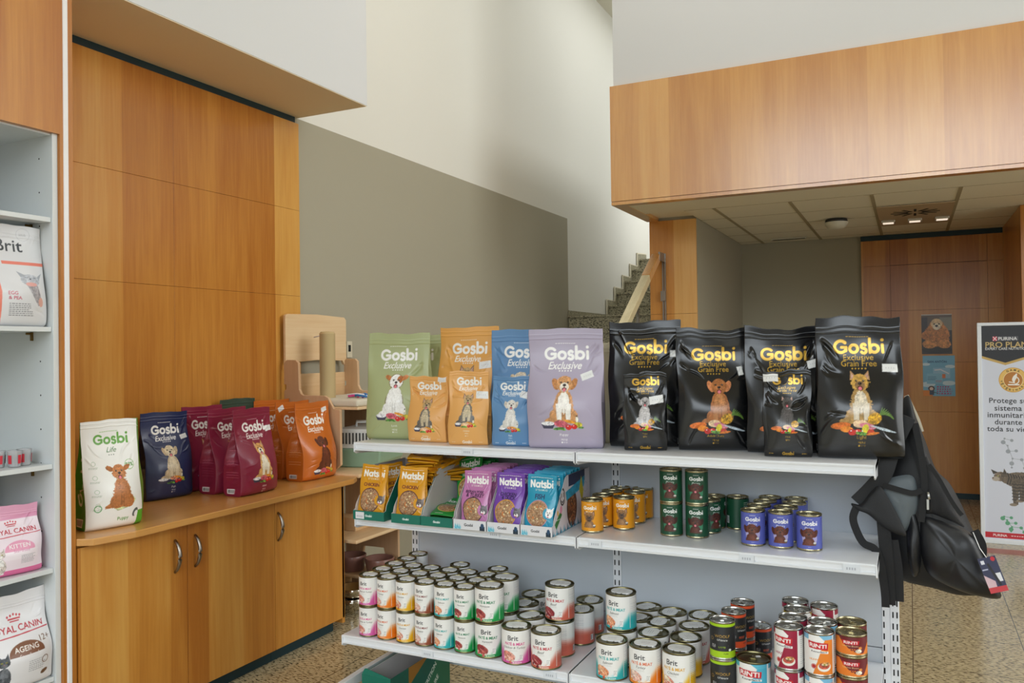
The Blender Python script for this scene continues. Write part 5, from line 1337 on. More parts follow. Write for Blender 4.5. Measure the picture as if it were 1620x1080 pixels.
# ------------------------------------------------------------------ pouches in their display trays (middle shelf, left bay)
ZM = .7665
def natsbi(bg, name, ring='5c2c34', bits=('d87c38', 'e8d8a8', '9a6c4c', 'c09878'), A=1.66, ink='6a2430', name2=None):
    cv = Cv(360, A, bg); cv.small(.5, .09, .78, 1, .014, 'f4f0e8'); cv.logo('Natsbi', .5, .27, .80, 'f8f6f2', w=.17)
    cv.text('STEAMED', .5, .44, .42, 'f0ece4', space=1.4, bold=.01)
    cv.text(name, .46, .62, min(.085 * len(name), .70), ink, bold=.03)
    if name2: cv.text(name2, .5, .72, .085 * len(name2), ink, bold=.03)
    cy = 1.10 if not name2 else 1.15
    cv.ell(.45, cy, .38, .38, ring); cv.ell(.45, cy, .355, .355, 'a8805c', tex=.25)
    rr = random.Random(len(name) * 7 + 3)
    for k in range(230):
        a = rr.uniform(0, 6.28); r = .34 * math.sqrt(rr.random()); c = rr.choice(('c8a888', '8c6448', 'b89070', 'd8c0a0', '7c5038', 'b0885c'))
        cv.ell(.45 + r * math.cos(a), cy + r * math.sin(a), .016, .011, c, rot=rr.uniform(0, 180))
    for k in range(16):
        a = rr.uniform(0, 6.28); r = .30 * math.sqrt(rr.random()); x, y = .45 + r * math.cos(a), cy + r * math.sin(a); q = .024
        cv.poly([(x - q, y - q * .7), (x + q * .7, y - q), (x + q, y + q * .8), (x - q * .8, y + q)], bits[k % 2])
    hc = 'e8e4e0' if name == 'FISH' else ('4a3c40' if name2 else '6a5850')
    cv.ell(.79, cy - .02, .14, .16, bg); cv.ell(.86, cy - .02, .12, .13, hc, fur=.08, tex=.1); cv.poly([(.78, cy - .08), (.74, cy - .20), (.84, cy - .13)], hc); cv.poly([(.90, cy - .12), (.98, cy - .20), (.97, cy - .06)], hc)
    cv.ell(.84, cy + .04, .065, .05, 'f0ece8' if name != 'FISH' else 'f8f6f4'); cv.ell(.83, cy + .015, .026, .02, '201818'); cv.ell(.80, cy - .05, .014, .014, '201818'); cv.ell(.88, cy - .05, .014, .014, '201818'); cv.ell(.83, cy + .07, .03, .02, 'd87080')
    cv.small(.3, A - .08, .3, 1, .02, 'f4f0e8')
    return cv
def pouch(bg, name, seed, nf=96, **k):
    return bag('pouch', 'pouch', (0, 0, -5), 0, .118, .196, .030, natsbi(bg, name, **k), None, bg, seed=seed, nf=nf, header=.07, amp=.0022, crease=.0025, rough=.3, coat=.25, folds=5, name='food_pouch')
YEL = 'dc9a1c'; GRN2 = '1e8a38'; PNK = 'c078ac'; PUR = '7444a8'; TEA = '1c94b4'
protos = dict(yellow=pouch(YEL, 'CHICKEN', 80), green=pouch(GRN2, 'TURKEY', 81, ring='e8c840', ink='f4f0e0'), pink=pouch(PNK, 'IBERIAN PORK', 82, ink='3c1c40', name2='& TURKEY', ring='3c2438'), purple=pouch(PUR, 'CHICKEN', 83, ink='28184c', name2='& DUCK', ring='d8a030'), teal=pouch(TEA, 'FISH', 84, ink='1c2c58', ring='c88c98'))
used = set()
def put_pouch(kind, loc, rot, label, group):
    p = protos[kind]
    r = p if kind not in used else dup(p, loc, 0)
    r.scale = (.90 if kind in ('pink', 'purple', 'teal', 'green') else 1, .55 if 'heap' in label and 'lying' in label else .82, 1)
    used.add(kind); r.location = loc; r.rotation_euler = rot; r['label'] = label; r['group'] = group
    return r
# display trays
CARDG = mat('green_card', '12705c', .55); CARDW = mat('white_card', 'dcdce0', .6); CARDI = mat('card_inside', 'd4d0d0', .75)
def tray(x0, x1, front, label, lbl_sticker=False, yaw=0.0, left=True, y0=2.483, y1=2.835):
    w = x1 - x0; t = thing('display_tray', label, 'box', (x0, y0, ZM), math.radians(yaw), 'cardboard display trays of pouches')
    d = y1 - y0; T = .0016
    fm = CARDG if front == 'green' else CARDW
    box('base', 0, w, 0, d, 0, T, CARDI, t)
    # side walls: low at the front, sloping up steeply
    for x, a in ((0, 'l'), (w - T, 'r')):
        P = [(.0, T), (.0, .033), (.012, .036), (.018, .055), (.120, .178), (.135, .184), (d, .184), (d, T)]
        MB().prism([(p[0], p[1]) for p in P], x, x + T, axis=0).build('side_wall', [CARDI], t)
    box('back_wall', T, w - T, d - T, d, T, .18, CARDI, t)
    A = .036 / w; cv = Cv(300, A, '14705e' if front == 'green' else 'e0e0e4')
    if front == 'green': cv.logo('Gosbi', .50, A * .5, .22, 'f0f4f0', w=.17)
    else:
        cv.text('Gosbi', .46, A * .5, .27, '26282c', bold=.02)
        rr = random.Random(3)
        for k in range(12): cv.poly([(.02 + .018 * k, A * (.95 - .1 * (k % 3))), (.05 + .016 * k, A * (.3 + .1 * (k % 4))), (.06 + .016 * k, A)], '3ca8c8' if k % 2 else '8cd0e0')
        cv.rect(.80, A * .55, .95, A, '1c3040'); cv.ell(.88, A * .5, .05, A * .25, '284868')
    if lbl_sticker: cv.rect(.08, A * .12, .36, A * .88, 'e4e4e6'); [cv.ell(.14 + .05 * k, A * .6, .016, A * .1, 'b8b8c0') for k in range(4)]
    MB().box(0, w, 0, T, 0, .033).build('front_lip', fm, t)
    printed_panel('front_print', w, .033, cv, 130, print_mat('card_print', .5), t, y=-.0004, z0=0)
    return t
GP = 'steamed food pouches in the display trays'
trays = [(-1.862, -1.726, 'green', 'green-fronted display tray at the left end of the middle shelf'), (-1.694, -1.572, 'green', 'green-fronted display tray with a heap of yellow pouches on it'),
         (-1.569, -1.440, 'green', 'green-fronted display tray holding the few green pouches'), (-1.435, -1.308, 'white', 'white-fronted display tray of pink pouches'),
         (-1.304, -1.182, 'white', 'white-fronted display tray of purple pouches'), (-1.178, -1.064, 'white', 'white-fronted display tray of teal pouches with a printed side')]
TR = [tray(a, b, c, l, lbl_sticker=(k == 0)) for k, (a, b, c, l) in enumerate(trays)]
# outer faces: green card on the sides of the green trays, artwork on the last white one
for k in (0, 1):
    w = trays[k][1] - trays[k][0]; P = [(.0, .0), (.0, .033), (.012, .036), (.018, .055), (.120, .178), (.135, .184), (.352, .184), (.352, 0)]
    MB().prism(P, w, w + .0008, axis=0).build('outer_face', CARDG, TR[k])
A = .184 / .352; cv = Cv(420, A, 'd8d4dc'); cv.ring(.26, A * .36, .055, .016, '1c1c20', ry=.075)
cv.line([(.235, A * .30), (.235, A * .36)], .012, '1c1c20'); cv.line([(.285, A * .30), (.285, A * .36)], .012, '1c1c20'); cv.ring(.26, A * .40, .03, .01, '1c1c20', 20, 160)
cv.ell(.50, A * .62, .13, A * .36, '3c2c2c'); cv.ell(.50, A * .62, .115, A * .33, '7c5038', tex=.3)
rr = random.Random(5)
for k in range(60):
    a = rr.uniform(0, 6.28); r = math.sqrt(rr.random()); cv.ell(.50 + .10 * r * math.cos(a), A * (.62 + .30 * r * math.sin(a)), .009, .009, rr.choice(('c87838', 'a87850', '5c3828', 'd8a878')))
cv.rect(.42, 0, .86, A * .22, '242c50'); cv.poly([(.34, A * .30), (.86, A * .12), (.84, A * .32), (.36, A * .46)], '2c9cc0', tex=.1); cv.poly([(.70, A * .35), (.76, A * .1), (.82, A * .4), (.78, A * .62)], 'c8b828'); cv.ring(.88, A * .35, .05, .006, 'b4b0c0')
cv.poly([(.06, A * .80), (.22, A * .58), (.24, A * .68), (.10, A * .90)], '2c7c3c'); cv.small(.15, A * .73, .10, 1, .01, 'f0f0f0'); cv.ell(.22, A * .58, .03, A * .07, 'd890b0'); cv.ell(.14, A * .62, .015, A * .05, 'e0a828')
for k in range(26): cv.poly([(.03 * k, A), (.03 * k + .02, A * (.86 + .06 * (k % 3))), (.03 * k + .035, A)], '3ca0bc' if k % 2 else '2c6080')
nu = 200; nv = 104; g = cv.grid(nu, nv).reshape(-1, 4); Yv, Zv = np.meshgrid(np.linspace(0, .352, nu), np.linspace(0, .184, nv))
top = np.interp(Yv, [0, .012, .018, .120, .135, .352], [.033, .036, .055, .178, .184, .184]); Zq = np.minimum(Zv, top)
wl = trays[5][1] - trays[5][0]; V = np.stack([np.full_like(Yv, wl + .0006), Yv, Zq], -1).reshape(-1, 3); i = np.arange(nu - 1); j = np.arange(nv - 1)[:, None] * nu; q = (i + j).ravel()
obj('side_print', grid_mesh('side_print', V, np.stack([q, q + 1, q + 1 + nu, q + nu], -1), g, False), print_mat('card_print', .5), TR[5])

Rr = math.radians
zb = ZM + .0025
def row(kind, x, name, n, first=2.505, gap=.0315, lean=-9, start2=.16, dz=0):
    for k in range(n):
        y = first if k == 0 else first + .055 + (k - 1) * gap
        put_pouch(kind, (x + .002 * ((k * 3) % 2), y, zb + dz), (Rr(lean + (k % 3)), 0, Rr((k * 37) % 5 - 2)), f"{kind} {name} pouch, {['front one', 'second', 'third', 'fourth', 'fifth', 'sixth', 'seventh', 'eighth', 'ninth'][k]} in the {kind} row", GP)
row('yellow', -1.802, 'chicken', 1, lean=-8)
put_pouch('yellow', (-1.741, 2.580, zb), (Rr(-3), 0, Rr(78)), 'yellow pouch turned sideways at the right of the first tray', GP)
row('yellow', -1.632, 'chicken', 1, lean=-7)
s0 = 'yellow pouch lying on the heap over the second tray, '
names = ('bottom of the heap', 'second from the bottom', 'third from the bottom', 'fourth from the bottom', 'fifth from the bottom', 'top with its corner hanging down', 'pushed to the back', 'leaning at the back right', 'back left')
for k, nm in enumerate(names):
    dx, dy, a, tl = [(0, 0, 6, 0), (-.01, .01, -8, 2), (.012, -.004, 12, -3), (-.012, .006, -14, 4), (.004, .012, 5, -4), (.02, -.01, 22, 5), (.05, .13, 30, 2), (.09, .12, 40, -5), (.0, .15, -10, 3)][k]
    z = ZM + .142 + (.0155 * k if k < 6 else .025 * (k - 6))
    put_pouch('yellow', (-1.628 + dx, 2.555 + dy + .02 * (k % 2), z), (Rr(-84 + tl), Rr(tl), Rr(a)), s0 + nm, GP) if k > 0 or True else None
r_ = 3
for k in range(5):
    put_pouch('yellow', (-1.632, 2.62 + k * .034, zb), (Rr(-4), 0, 0), 'yellow pouch standing in the second tray under the heap, ' + ('first', 'second', 'third', 'fourth', 'fifth')[k] + ' from the front', GP)
put_pouch('green', (-1.500, 2.53, ZM + .030), (Rr(-80), Rr(6), Rr(14)), 'bright green pouch lying on the bottom of the third tray', GP)
put_pouch('green', (-1.490, 2.54, ZM + .012), (Rr(-84), 0, Rr(-6)), 'green pouch under the bright green one in the third tray', GP)
put_pouch('green', (-1.478, 2.665, ZM + .045), (Rr(-24), Rr(-14), Rr(-4)), 'green pouch tipped over in the third tray', GP)
for k in range(3): put_pouch('green', (-1.487, 2.735 + .032 * k, zb), (Rr(-6), 0, Rr(3)), 'green pouch upright at the back of the third tray, ' + ('first', 'second', 'third')[k] + ' of three', GP)
row('pink', -1.368, 'pork and turkey', 7, lean=-8)
row('purple', -1.240, 'chicken and duck', 7, lean=-8)
row('teal', -1.122, 'fish', 7, lean=-8)

# the open green box under the lowest shelf
t = thing('cardboard_box', 'open dark green cardboard box on the floor under the lowest shelf', 'box', (-1.825, 2.475, 0), 0)
A = .205 / .125; cv = Cv(260, A, '0f6c58'); cv.logo('Natsbi', .48, .35, .62, 'f4f4f0', w=.17); cv.text('STEAMED', .48, .53, .34, 'e0e8e4')
bx = dict(w=.125, d=.42, h=.205)
MB().box(.001, .124, .001, .419, 0, .003).box(.001, .004, .001, .419, 0, .204).box(.121, .124, .001, .419, 0, .16).box(.001, .124, .416, .419, 0, .204).box(.001, .124, .001, .004, 0, .204).build('inner_walls', CARDI, t)
MB().box(0, .001, 0, .42, 0, .205).box(.124, .125, .0, .42, 0, .205).box(.0, .125, .419, .42, 0, .205).prism([(.0, .205), (.125, .205), (.118, .207), (.02, .228), (.012, .226)], .0, .0015, axis=1).build('outer_walls', CARDG, t)
printed_panel('front_print', .125, .205, cv, 100, print_mat('card_print', .5), t, y=-.0003)
A = .205 / .42; cv = Cv(420, A, '0c6456'); cv.poly([(.42, A), (.80, 0), (1, 0), (1, A)], '2c7c5c'); cv.poly([(.28, 0), (.62, 0), (.28, A * .34)], 'a87428')
cv.text('PREMIUM NUTRITION', .50, A * .62, .62, 'e8f0e8', bold=.03, rot=-38); cv.text('WITH PLEASURE', .60, A * .78, .46, 'e8f0e8', bold=.03, rot=-38)
o = printed_panel('side_print', .42, .205, cv, 200, print_mat('card_print', .5), t, loc=(.1255, 0, 0), rot=(0, 0, PI / 2))

# ------------------------------------------------------------------ cans on the middle shelf, right bay
random.seed(11)
ORD = ['front', 'second from the front', 'third from the front', 'fourth from the front', 'rearmost']
r, h = .0375, .1085; Ag = h / (2 * PI * r)
Cy = gosbi_can(Ag, 'e89a1a', dict(body='8c6440', chest='a07850', head='94683c', muz='5c4434', ear='7c5838', ears='prick', shaggy=.14, mouth=False), 'e89a1a')
Cg = gosbi_can(Ag, '164a30', dict(body='4c241c', chest='5a3024', head='502820', muz='603428', ear='3c1c14', shaggy=.05), '3c8460')
Cp = gosbi_can(Ag, '5a62b0', dict(body='5c2c20', chest='6c3828', head='602e20', muz='6c3c2c', ear='4c2014', shaggy=.08, mouth=False), 'a8a0c8')
PZ = .7668
def can_at(kind, x, y, z, label, group, *a, rz=None, **k):
    return can(kind, (x, y, z), rz if rz is not None else math.radians(random.uniform(-14, 14)), label, group, *a, **k)
g = 'yellow dog food cans on the middle shelf'
for i, (x, y) in enumerate(((-.978, 2.630), (-.974, 2.728), (-.970, 2.815), (-.966, 2.895))):
    can_at('gy', x, y, PZ, f'yellow dog food can, {ORD[i] if i < 3 else "rearmost"} in the row beside the trays', g, r, h, Cy, rz=.10 + .2 * (i % 2))
for i, (x, y) in enumerate(((-.893, 2.712), (-.888, 2.822), (-.884, 2.905))):
    can_at('gy', x, y, PZ, f'yellow dog food can, {("front", "middle", "rear")[i]} in the row nearer the green cans', g, r, h, Cy, rz=.15)
g = 'green dog food cans on the middle shelf'
for i, x in enumerate((-.718, -.634)):
    for l in (0, 1): can_at('gg', x, 2.678 + .004 * i, PZ + l * h, f'green dog food can, {("lower", "upper")[l]} one of the {("left", "right")[i]} stack', g, r, h, Cg, rz=.12 + .06 * l)
for i, (x, y) in enumerate(((-.612, 2.765), (-.612, 2.846), (-.612, 2.925 - .035 + .0))):
    if i == 2: y = 2.927 - .04 + .0
    can_at('gg', x + (.0 if i < 2 else .075), y if i < 2 else 2.86, PZ, f'green dog food can, {("first", "second", "outer")[i]} of those behind the right green stack', g, r, h, Cg, rz=.9 + i)
g = 'violet dog food cans on the middle shelf'
PV = ((-.450, 2.645), (-.367, 2.645), (-.284, 2.645), (-.445, 2.730), (-.362, 2.728), (-.439, 2.813), (-.346, 2.813), (-.434, 2.890), (-.351, 2.893))
NMV = ('front row left', 'front row middle', 'front row right', 'second row left', 'second row right', 'third row left', 'third row right', 'back row left', 'back row right')
for (x, y), nm in zip(PV, NMV): can_at('gp', x, y, PZ, f'violet dog food can, {nm}', g, r, h, Cp, rz=.12)

# ------------------------------------------------------------------ cans on the lowest shelf
LZ = .3525; r, h = .0388, .1095; Ab = h / (2 * PI * r); rB, hB = .0505, .1170; AB = hB / (2 * PI * rB)
MEATS = dict(pork=('e0a090', 'd88878', 'f0c8b8', 'c86860'), turk=('e4a898', 'f0c8b8', 'f8e0d4', 'e09040'), chick=('d88c78', 'f0dcc0', 'b85c50', 'c04838'), rabb=('dca898', 'e8c8bc', 'f4e0d8', 'a05848'), salm=('e08c64', 'f0b088', 'f8d8c0', 'c85840'), ven=('a84c44', '8c3438', 'd09088', 'c86060'), beef=('8c2c34', 'a84448', 'd8a8a0', '602030'))
FL = dict(pink=('d85ca8', 'Chicken & Turkey', 'pork', 'd84c8c'), orange=('f08020', 'Turkey', 'turk', 'e07048'), yellow=('f0b418', 'Chicken', 'chick', 'dca028'), brown=('94482c', 'Rabbit', 'rabb', '84403c'), teal=('28b0b4', 'Salmon', 'salm', '38a8a8'), green=('1c9a4c', 'Venison', 'ven', '287c50'), coral=('d06450', 'Beef', 'beef', 'c03840'))
CV = {k: brit_can(Ab, v[0], v[1], MEATS[v[2]], v[3]) for k, v in FL.items() if k != 'coral'}
CVB = {k: brit_can(AB, FL[k][0], FL[k][1], MEATS[FL[k][2]], FL[k][3]) for k in ('pink', 'orange', 'yellow', 'teal', 'green', 'coral')}
cols_n = [('pink', -1.795, 5), ('orange', -1.715, 3), ('yellow', -1.634, 3), ('brown', -1.556, 4), ('teal', -1.476, 3), ('green', -1.395, 4)]
GB = 'small pate cans in two layers on the lowest shelf'
for cn, x, n in cols_n:
    for k in range(n):
        y = 2.486 + .0833 * k
        if cn == 'orange' or cn == 'yellow' or cn == 'teal': pass
        if cn == 'green' and k == 3: y = 2.722 + .016
        for l in (0, 1):
            can_at('b' + cn, x + random.uniform(-.001, .001), y, LZ + l * h, f'small {FL[cn][1].lower()} pate can with {cn} fade, {("lower", "upper")[l]} layer, {ORD[min(k, 4)] if k < n - 1 or k == 0 else "rearmost"}', GB, r, h, CV[cn], lid=M_TIN_DARK, st='disc', rz=math.radians(random.uniform(-4, 20)))
GL = 'large pate cans on the lowest shelf'
def big(cn, x, y, l, label, deg=None):
    can_at('B' + cn, x, y, LZ + l * hB, label, GL, rB, hB, CVB[cn], lid=M_TIN_DARK, st='disc', rz=math.radians(deg if deg is not None else random.uniform(5, 20)))
big('green', -1.302, 2.487, 0, 'large venison pate can under another at the shelf front', 22); big('green', -1.302, 2.490, 1, 'large venison pate can on top of the front green stack', 12)
big('green', -1.296, 2.596, 0, 'large venison pate can at the bottom of the second green stack', 8); big('green', -1.298, 2.600, 1, 'large venison pate can on top of the second green stack', 8)
big('green', -1.268, 2.706, 0, 'large white-sided pate can third behind the green stacks', 90); big('green', -1.284, 2.822, 0, 'large white-sided pate can at the very back behind the green stacks', 80)
big('pink', -1.193, 2.472, 0, 'large chicken and turkey pate can with pink fade', 20); big('coral', -1.086, 2.472, 0, 'large beef pate can with coral fade at the front', 8)
big('pink', -1.192, 2.588, 0, 'large pate can behind the pink one', 60)
big('coral', -1.087, 2.592, 0, 'large coral pate can carrying another beef can', -55); big('coral', -1.089, 2.600, 1, 'large beef pate can on top of the coral stack', 2)
big('coral', -1.064, 2.724, 0, 'large coral pate can turned backwards, behind the beef stack', -70); big('coral', -1.069, 2.836, 0, 'large coral pate can turned backwards, rearmost in its row', -80)
big('teal', -.862, 2.476, 0, 'large salmon pate can with teal fade at the shelf front', 8); big('teal', -.866, 2.590, 0, 'large salmon pate can under the upper salmon can', 20); big('teal', -.868, 2.592, 1, 'large salmon pate can on top of the teal stack', -4)
big('teal', -.846, 2.712, 0, 'large pate can third in the salmon row', 60); big('teal', -.852, 2.838, 0, 'large pate can at the back of the salmon row', 60)
big('orange', -.754, 2.478, 0, 'large turkey pate can with orange fade', 4); big('orange', -.760, 2.590, 0, 'large pate can second in the turkey row', 90); big('orange', -.765, 2.702, 0, 'large pate can third in the turkey row', 90); big('orange', -.757, 2.816, 0, 'large pate can at the back of the turkey row', 90)
big('yellow', -.648, 2.476, 0, 'large chicken pate can with yellow fade at the front', -2); big('yellow', -.654, 2.590, 0, 'large chicken pate can second in the yellow row', -50); big('coral', -.655, 2.704, 0, 'large beef pate can third in the yellow row', 30); big('yellow', -.653, 2.826, 0, 'large pate can at the back of the yellow row', 90)
# slim black cans
rW, hW = .0375, .1105; Aw = hW / (2 * PI * rW)
CL = woolf_can(Aw, 'a8d020', 'LAMB'); CO = woolf_can(Aw, 'e4552a', 'BEEF'); GW = 'slim black cans on the lowest shelf'
for l in (0, 1):
    can_at('wl', -.517, 2.484, LZ + l * hW, f'slim black can with lime bands, {("lower", "upper")[l]} of the front stack', GW, rW, hW, CL, lid=M_STEEL, st='tag', rz=.16)
    can_at('wo', -.502, 2.580, LZ + l * hW, f'slim black can with orange bands, {("lower", "upper")[l]} of the middle stack', GW, rW, hW, CO, lid=M_STEEL, st='tag', rz=.9)
    can_at('wo', -.493, 2.680, LZ + l * hW, f'slim black can with orange bands, {("lower", "upper")[l]} of the rear stack', GW, rW, hW, CO, lid=M_STEEL, st='tag', rz=1.0)
can_at('wo', -.462, 2.815, LZ, 'single slim black can with orange bands at the back', GW, rW, hW, CO, lid=M_STEEL, st='tag', rz=.7)
# red-labelled cans
rR, hR = .0405, .1180; Ar = hR / (2 * PI * rR); GR = 'red-labelled dog food cans on the lowest shelf'
Rt = rinti_can(AB, '5cb8d0', '48b0cc', 'LAMM'); Rm = rinti_can(Ar, '9c1c3c', '9c1c3c', 'HERZ'); Rb = rinti_can(Ar, '7cb8d8', 'e8842c', 'HUHN'); Rg = rinti_can(Ar, 'c0a820', 'c02030', 'WILD')
can_at('rt', -.430, 2.495, LZ, 'wide turquoise dog food can with a red name plate, alone at the shelf front', GR, rB, hB, Rt, lid=M_TIN_DARK, st='tag', rz=.0)
for l in (0, 1):
    la = ('lower', 'upper')[l]; z = LZ + l * hR
    can_at('rm', -.325, 2.440 + .02, z, f'maroon and white dog food can with red name plate, {la} of the front left stack', GR, rR, hR, Rm, lid=M_STEEL, st='tag', rz=-.25)
    can_at('rm', -.323, 2.543, z, f'maroon and white dog food can, {la} in the second stack back', GR, rR, hR, Rm, lid=M_STEEL, st='tag', rz=-.5)
    can_at('rg', -.320, 2.625, z, f'yellow and red dog food can, {la} in the third stack back', GR, rR, hR, Rg, lid=M_STEEL, st=None, rz=1.2)
    can_at('rm', -.336, 2.708, z, f'maroon dog food can, {la} in the rearmost left stack', GR, rR, hR, Rm, lid=M_TIN_DARK, st=None, rz=.2)
    can_at('rb', -.242, 2.452, z, f'blue and orange dog food can with red name plate, {la} of the front stack', GR, rR, hR, Rb, lid=M_STEEL, st='tag', rz=.08)
    can_at('rb', -.240, 2.534, z, f'blue and orange dog food can, {la} in the second stack', GR, rR, hR, Rb, lid=M_STEEL, st='tag', rz=-.6)
    can_at('rm', -.250, 2.690, z, f'red dog food can, {la} of the rearmost right stack', GR, rR, hR, Rm, lid=M_TIN_DARK, st=None, rz=-.2)
rF, hF = .0415, .0590; Af = hF / (2 * PI * rF); Ro = rinti_can(Af, '6c1c24', 'e8802c', '', low=True)
for s_i, (y, nn) in enumerate(((2.475, 4), (2.567, 4))):
    for l in range(nn):
        can_at('rf', -.160 - .005 * s_i, y, LZ + l * hF, f'flat maroon and orange can, {("bottom", "second", "third", "top")[l]} of the {("front", "rear")[s_i]} stack', GR, rF, hF, Ro, lid=M_TIN, st='tag' if l == 3 else None, rz=.05 if s_i == 0 else .5)

# ------------------------------------------------------------------ backpack carrier hanging on the right end of the gondola
def W(P, y): return [(x, y, z) for x, z in P]
def puff(mb, P, y, T, ring=9, p=2.2, mi=0, back=True, cen=None, amp=.0, seed=0):
    """cushion-like body: outline P in the XZ plane at depth y, half thickness T"""
    # resample the outline with a smooth closed curve
    n0 = len(P); Q = []
    for i in range(n0):
        a, b, c, d = P[i - 1], P[i], P[(i + 1) % n0], P[(i + 2) % n0]
        for k in range(5):
            t_ = k / 5; Q.append(tuple(.5 * ((2 * b[j]) + (-a[j] + c[j]) * t_ + (2 * a[j] - 5 * b[j] + 4 * c[j] - d[j]) * t_ ** 2 + (-a[j] + 3 * b[j] - 3 * c[j] + d[j]) * t_ ** 3) for j in (0, 1)))
    n = len(Q); cx = cen[0] if cen else sum(q[0] for q in Q) / n; cz = cen[1] if cen else sum(q[1] for q in Q) / n
    for sgn in ((-1, 1) if back else (-1,)):
        vs_ = [(cx, y + sgn * T, cz)]
        for j in range(1, ring + 1):
            rr_ = (j / ring) ** .8
            for k, q in enumerate(Q):
                tt = T * (1 - rr_ ** p) ** .5; w_ = amp * (math.sin(q[0] * 55 + q[1] * 30 * rr_ + seed + j * .35) + .6 * math.sin(k * .35 + seed)) * rr_ * (1 - rr_ ** 6)
                vs_.append((cx + (q[0] - cx) * rr_, y + sgn * (tt + w_), cz + (q[1] - cz) * rr_))
        fs = [(0, 1 + k, 1 + (k + 1) % n) for k in range(n)]
        for j in range(ring - 1):
            for k in range(n): fs.append((1 + j * n + k, 1 + j * n + (k + 1) % n, 1 + (j + 1) * n + (k + 1) % n, 1 + (j + 1) * n + k))
        mb.add(vs_, fs, mi, True)
    return mb
BLK = mat('black_nylon', '121316', .62, bump=.25, bscale=500); BLS = mat('black_coated_fabric', '131418', .45, bump=.2, bscale=14, coat=.08); GRY = mat('slate_fabric', '5c6468', .55, bump=.15, bscale=400); WEB = mat('black_webbing', '0d0d0f', .7, bump=.4, bscale=700)
t = thing('pet_backpack', 'black pet carrier backpack with a slate panel hanging at the right shelf end', 'backpack', (.04, 2.755, .80))
def L(P): return [(x - .03, z - .80) for x, z in P]
MAIN = [(-.040, 1.20), (-.015, 1.225), (.003, 1.165), (.030, 1.083), (.055, 1.005), (.090, .965), (.120, .905), (.148, .833), (.180, .76), (.205, .69), (.215, .648), (.165, .635), (.105, .630), (.04, .643), (-.037, .655), (-.075, .68), (-.085, .78), (-.095, .85), (-.105, .95), (-.085, 1.05), (-.060, 1.15)]
puff(MB(), L(MAIN), 0.05, .085, amp=.004, cen=(.02, .04)).build('pack_body', BLK, t)
LOW = [(.010, .880), (.055, .875), (.110, .850), (.150, .820), (.175, .765), (.200, .700), (.213, .650), (.150, .650), (.085, .668), (.030, .700), (.005, .76), (.0, .83)]
puff(MB(), L(LOW), -.012, .050, amp=.006, back=False, seed=3, p=3).build('front_pocket', BLS, t)
SIDEP = [(-.015, .90), (.004, .86), (.012, .78), (.006, .71), (-.012, .69), (-.025, .74), (-.028, .82)]
puff(MB(), L(SIDEP), -.020, .034, amp=.006, back=False, seed=5).build('side_pocket', BLS, t)
SL = [(-.100, .960), (-.060, .985), (-.010, .992), (.004, .95), (.004, .90), (-.010, .86), (-.030, .825), (-.050, .83), (-.075, .86), (-.105, .90)]
puff(MB(), L(SL), -.030, .022, amp=.003, back=False, seed=2, p=3).build('slate_panel', GRY, t)
NET = [(.030, 1.05), (.060, .99), (.085, .94), (.105, .89), (.125, .85), (.090, .865), (.045, .88), (.020, .885), (.022, .95), (.020, 1.02)]
NETM = mat('black_mesh_fabric', '1a1a1c', .5, alpha=.82, bump=.8, bscale=900)
puff(MB(), L(NET), -.030, .016, back=False, p=3).build('mesh_window', NETM, t)
def rib(nm, P, w, side, m_=WEB, th=.0018, y=-.05, par=None):
    Q = []
    P3 = [(x - .03, (y if len(p_) == 2 else p_[2]), z - .80) for p_ in P for x, z in [p_[:2]]]
    for i in range(len(P3) - 1):
        a = P3[max(i - 1, 0)]; b = P3[i]; c = P3[i + 1]; d = P3[min(i + 2, len(P3) - 1)]
        for k in range(6):
            t_ = k / 6; Q.append(tuple(.5 * ((2 * b[j]) + (-a[j] + c[j]) * t_ + (2 * a[j] - 5 * b[j] + 4 * c[j] - d[j]) * t_ ** 2 + (-a[j] + 3 * b[j] - 3 * c[j] + d[j]) * t_ ** 3) for j in (0, 1, 2)))
    Q.append(P3[-1])
    return MB().ribbon(Q, w, side, th).build(nm, m_, par or t)
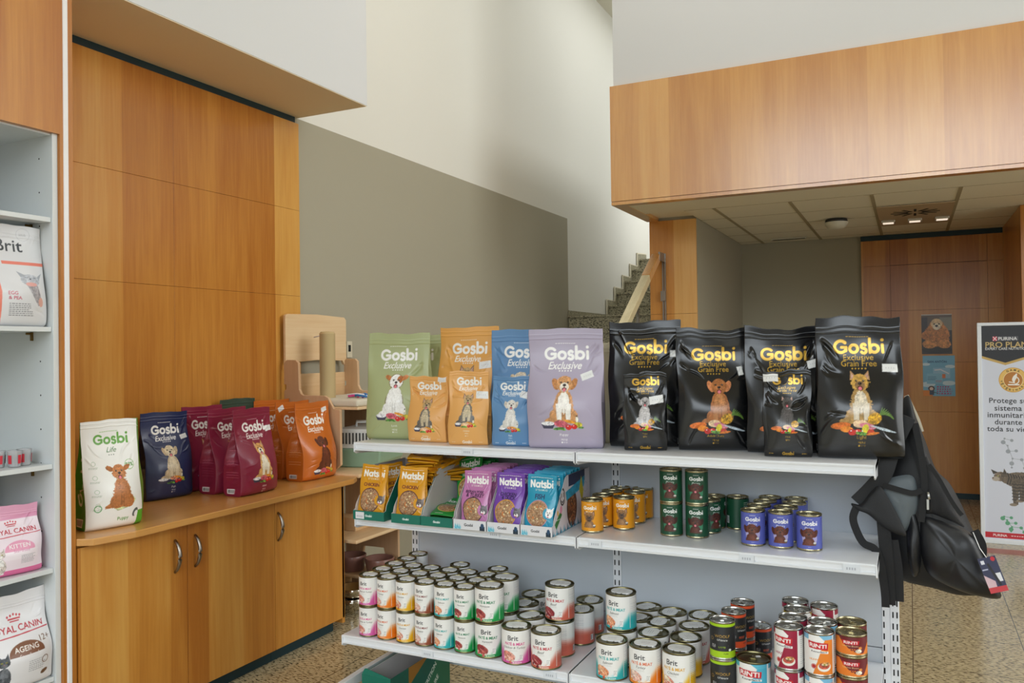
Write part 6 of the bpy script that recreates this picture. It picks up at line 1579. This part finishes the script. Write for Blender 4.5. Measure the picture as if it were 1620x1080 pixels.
# hip wing / padded strap reaching left over the shelf end
WING = [(-.177, .905), (-.150, .905), (-.120, .945), (-.095, .960), (-.060, .900), (-.035, .845), (-.030, .820), (-.060, .825), (-.095, .845), (-.130, .875), (-.165, .888)]
puff(MB(), L(WING), -.070, .012, back=True, p=4).build('hip_wing', BLK, t)
rib('shoulder_strap', [(-.02, 1.17), (-.06, 1.08), (-.085, 1.00), (-.115, .955), (-.160, .905)], .024, (1, 0, .4), th=.005, y=-.055, m_=BLK)
rib('hanging_strap', [(-.160, .90), (-.172, .865), (-.165, .83), (-.145, .79), (-.115, .775), (-.100, .74), (-.092, .68), (-.088, .64), (-.087, .605)], .011, (1, 0, .5), y=-.075)
rib('hanging_strap', [(-.09, .86), (-.085, .78), (-.080, .70), (-.078, .64), (-.078, .61)], .018, (1, 0, 0), y=-.062)
rib('hanging_strap', [(-.07, .80), (-.060, .72), (-.058, .66), (-.058, .62)], .020, (1, 0, 0), y=-.052)
rib('cross_strap', [(-.09, .965), (-.055, .955), (-.01, .945), (.015, .955)], .008, (0, 0, 1), y=-.062)
rib('edge_strap', [(.0, 1.15), (.015, 1.06), (.022, .99), (.020, .93), (.012, .86)], .009, (1, 0, 0), y=-.050)
rib('loose_strap', [(.035, 1.03), (.060, .99), (.085, .94), (.105, .905), (.118, .888)], .006, (1, 0, 1), y=-.052)
rib('back_lining', [(-.022, 1.225), (-.008, 1.19), (.008, 1.15), (.018, 1.115)], .007, (1, 0, .4), m_=mat('cream_lining', 'd8ccb4', .7), y=.06, th=.004)
rib('side_loop', [(.150, .84), (.168, .80), (.165, .76), (.150, .74)], .012, (1, 0, .3), y=-.02)
MB().tube([(.0, -.06, .15), (.004, -.064, .13)], .004, 8).box(-.003, .003, -.066, -.060, .10, .13).build('zip_pull', mat('zip_metal', 'b8b8b4', .3, 1.0), t)
M = Matrix.Translation((.165, -.062, -.155)) @ Matrix.Rotation(Rr(20), 4, 'Y')
cv = Cv(130, 1.9, '2c3050'); cv.poly([(0, .9), (.5, 1.3), (.45, 1.9), (0, 1.9)], 'd8b8c0'); cv.rect(.0, 1.6, 1, 1.9, 'c83c44'); cv.rect(.62, .9, .92, 1.35, 'e8e8ec'); cv.ell(.8, .15, .12, .12, 'c82838'); cv.rect(.1, .15, .3, .35, 'e0e0e8'); cv.line([(.45, .4), (.7, 1.5)], .14, '14141c'); cv.rect(.05, .6, .35, .68, 'b8bcd0')
o = printed_panel('hang_tag', .046, .100, cv, 60, PAPER, t, x0=-.023, z0=-.05); o.matrix_local = Matrix.Translation((.160, -.080, -.068)) @ Matrix.Rotation(Rr(-19), 4, 'Y')
MB().tube([(.115, -.045, .04), (.130, -.066, .0), (.145, -.080, -.022)], .0012, 6).build('tag_cord', M_STICK, t)
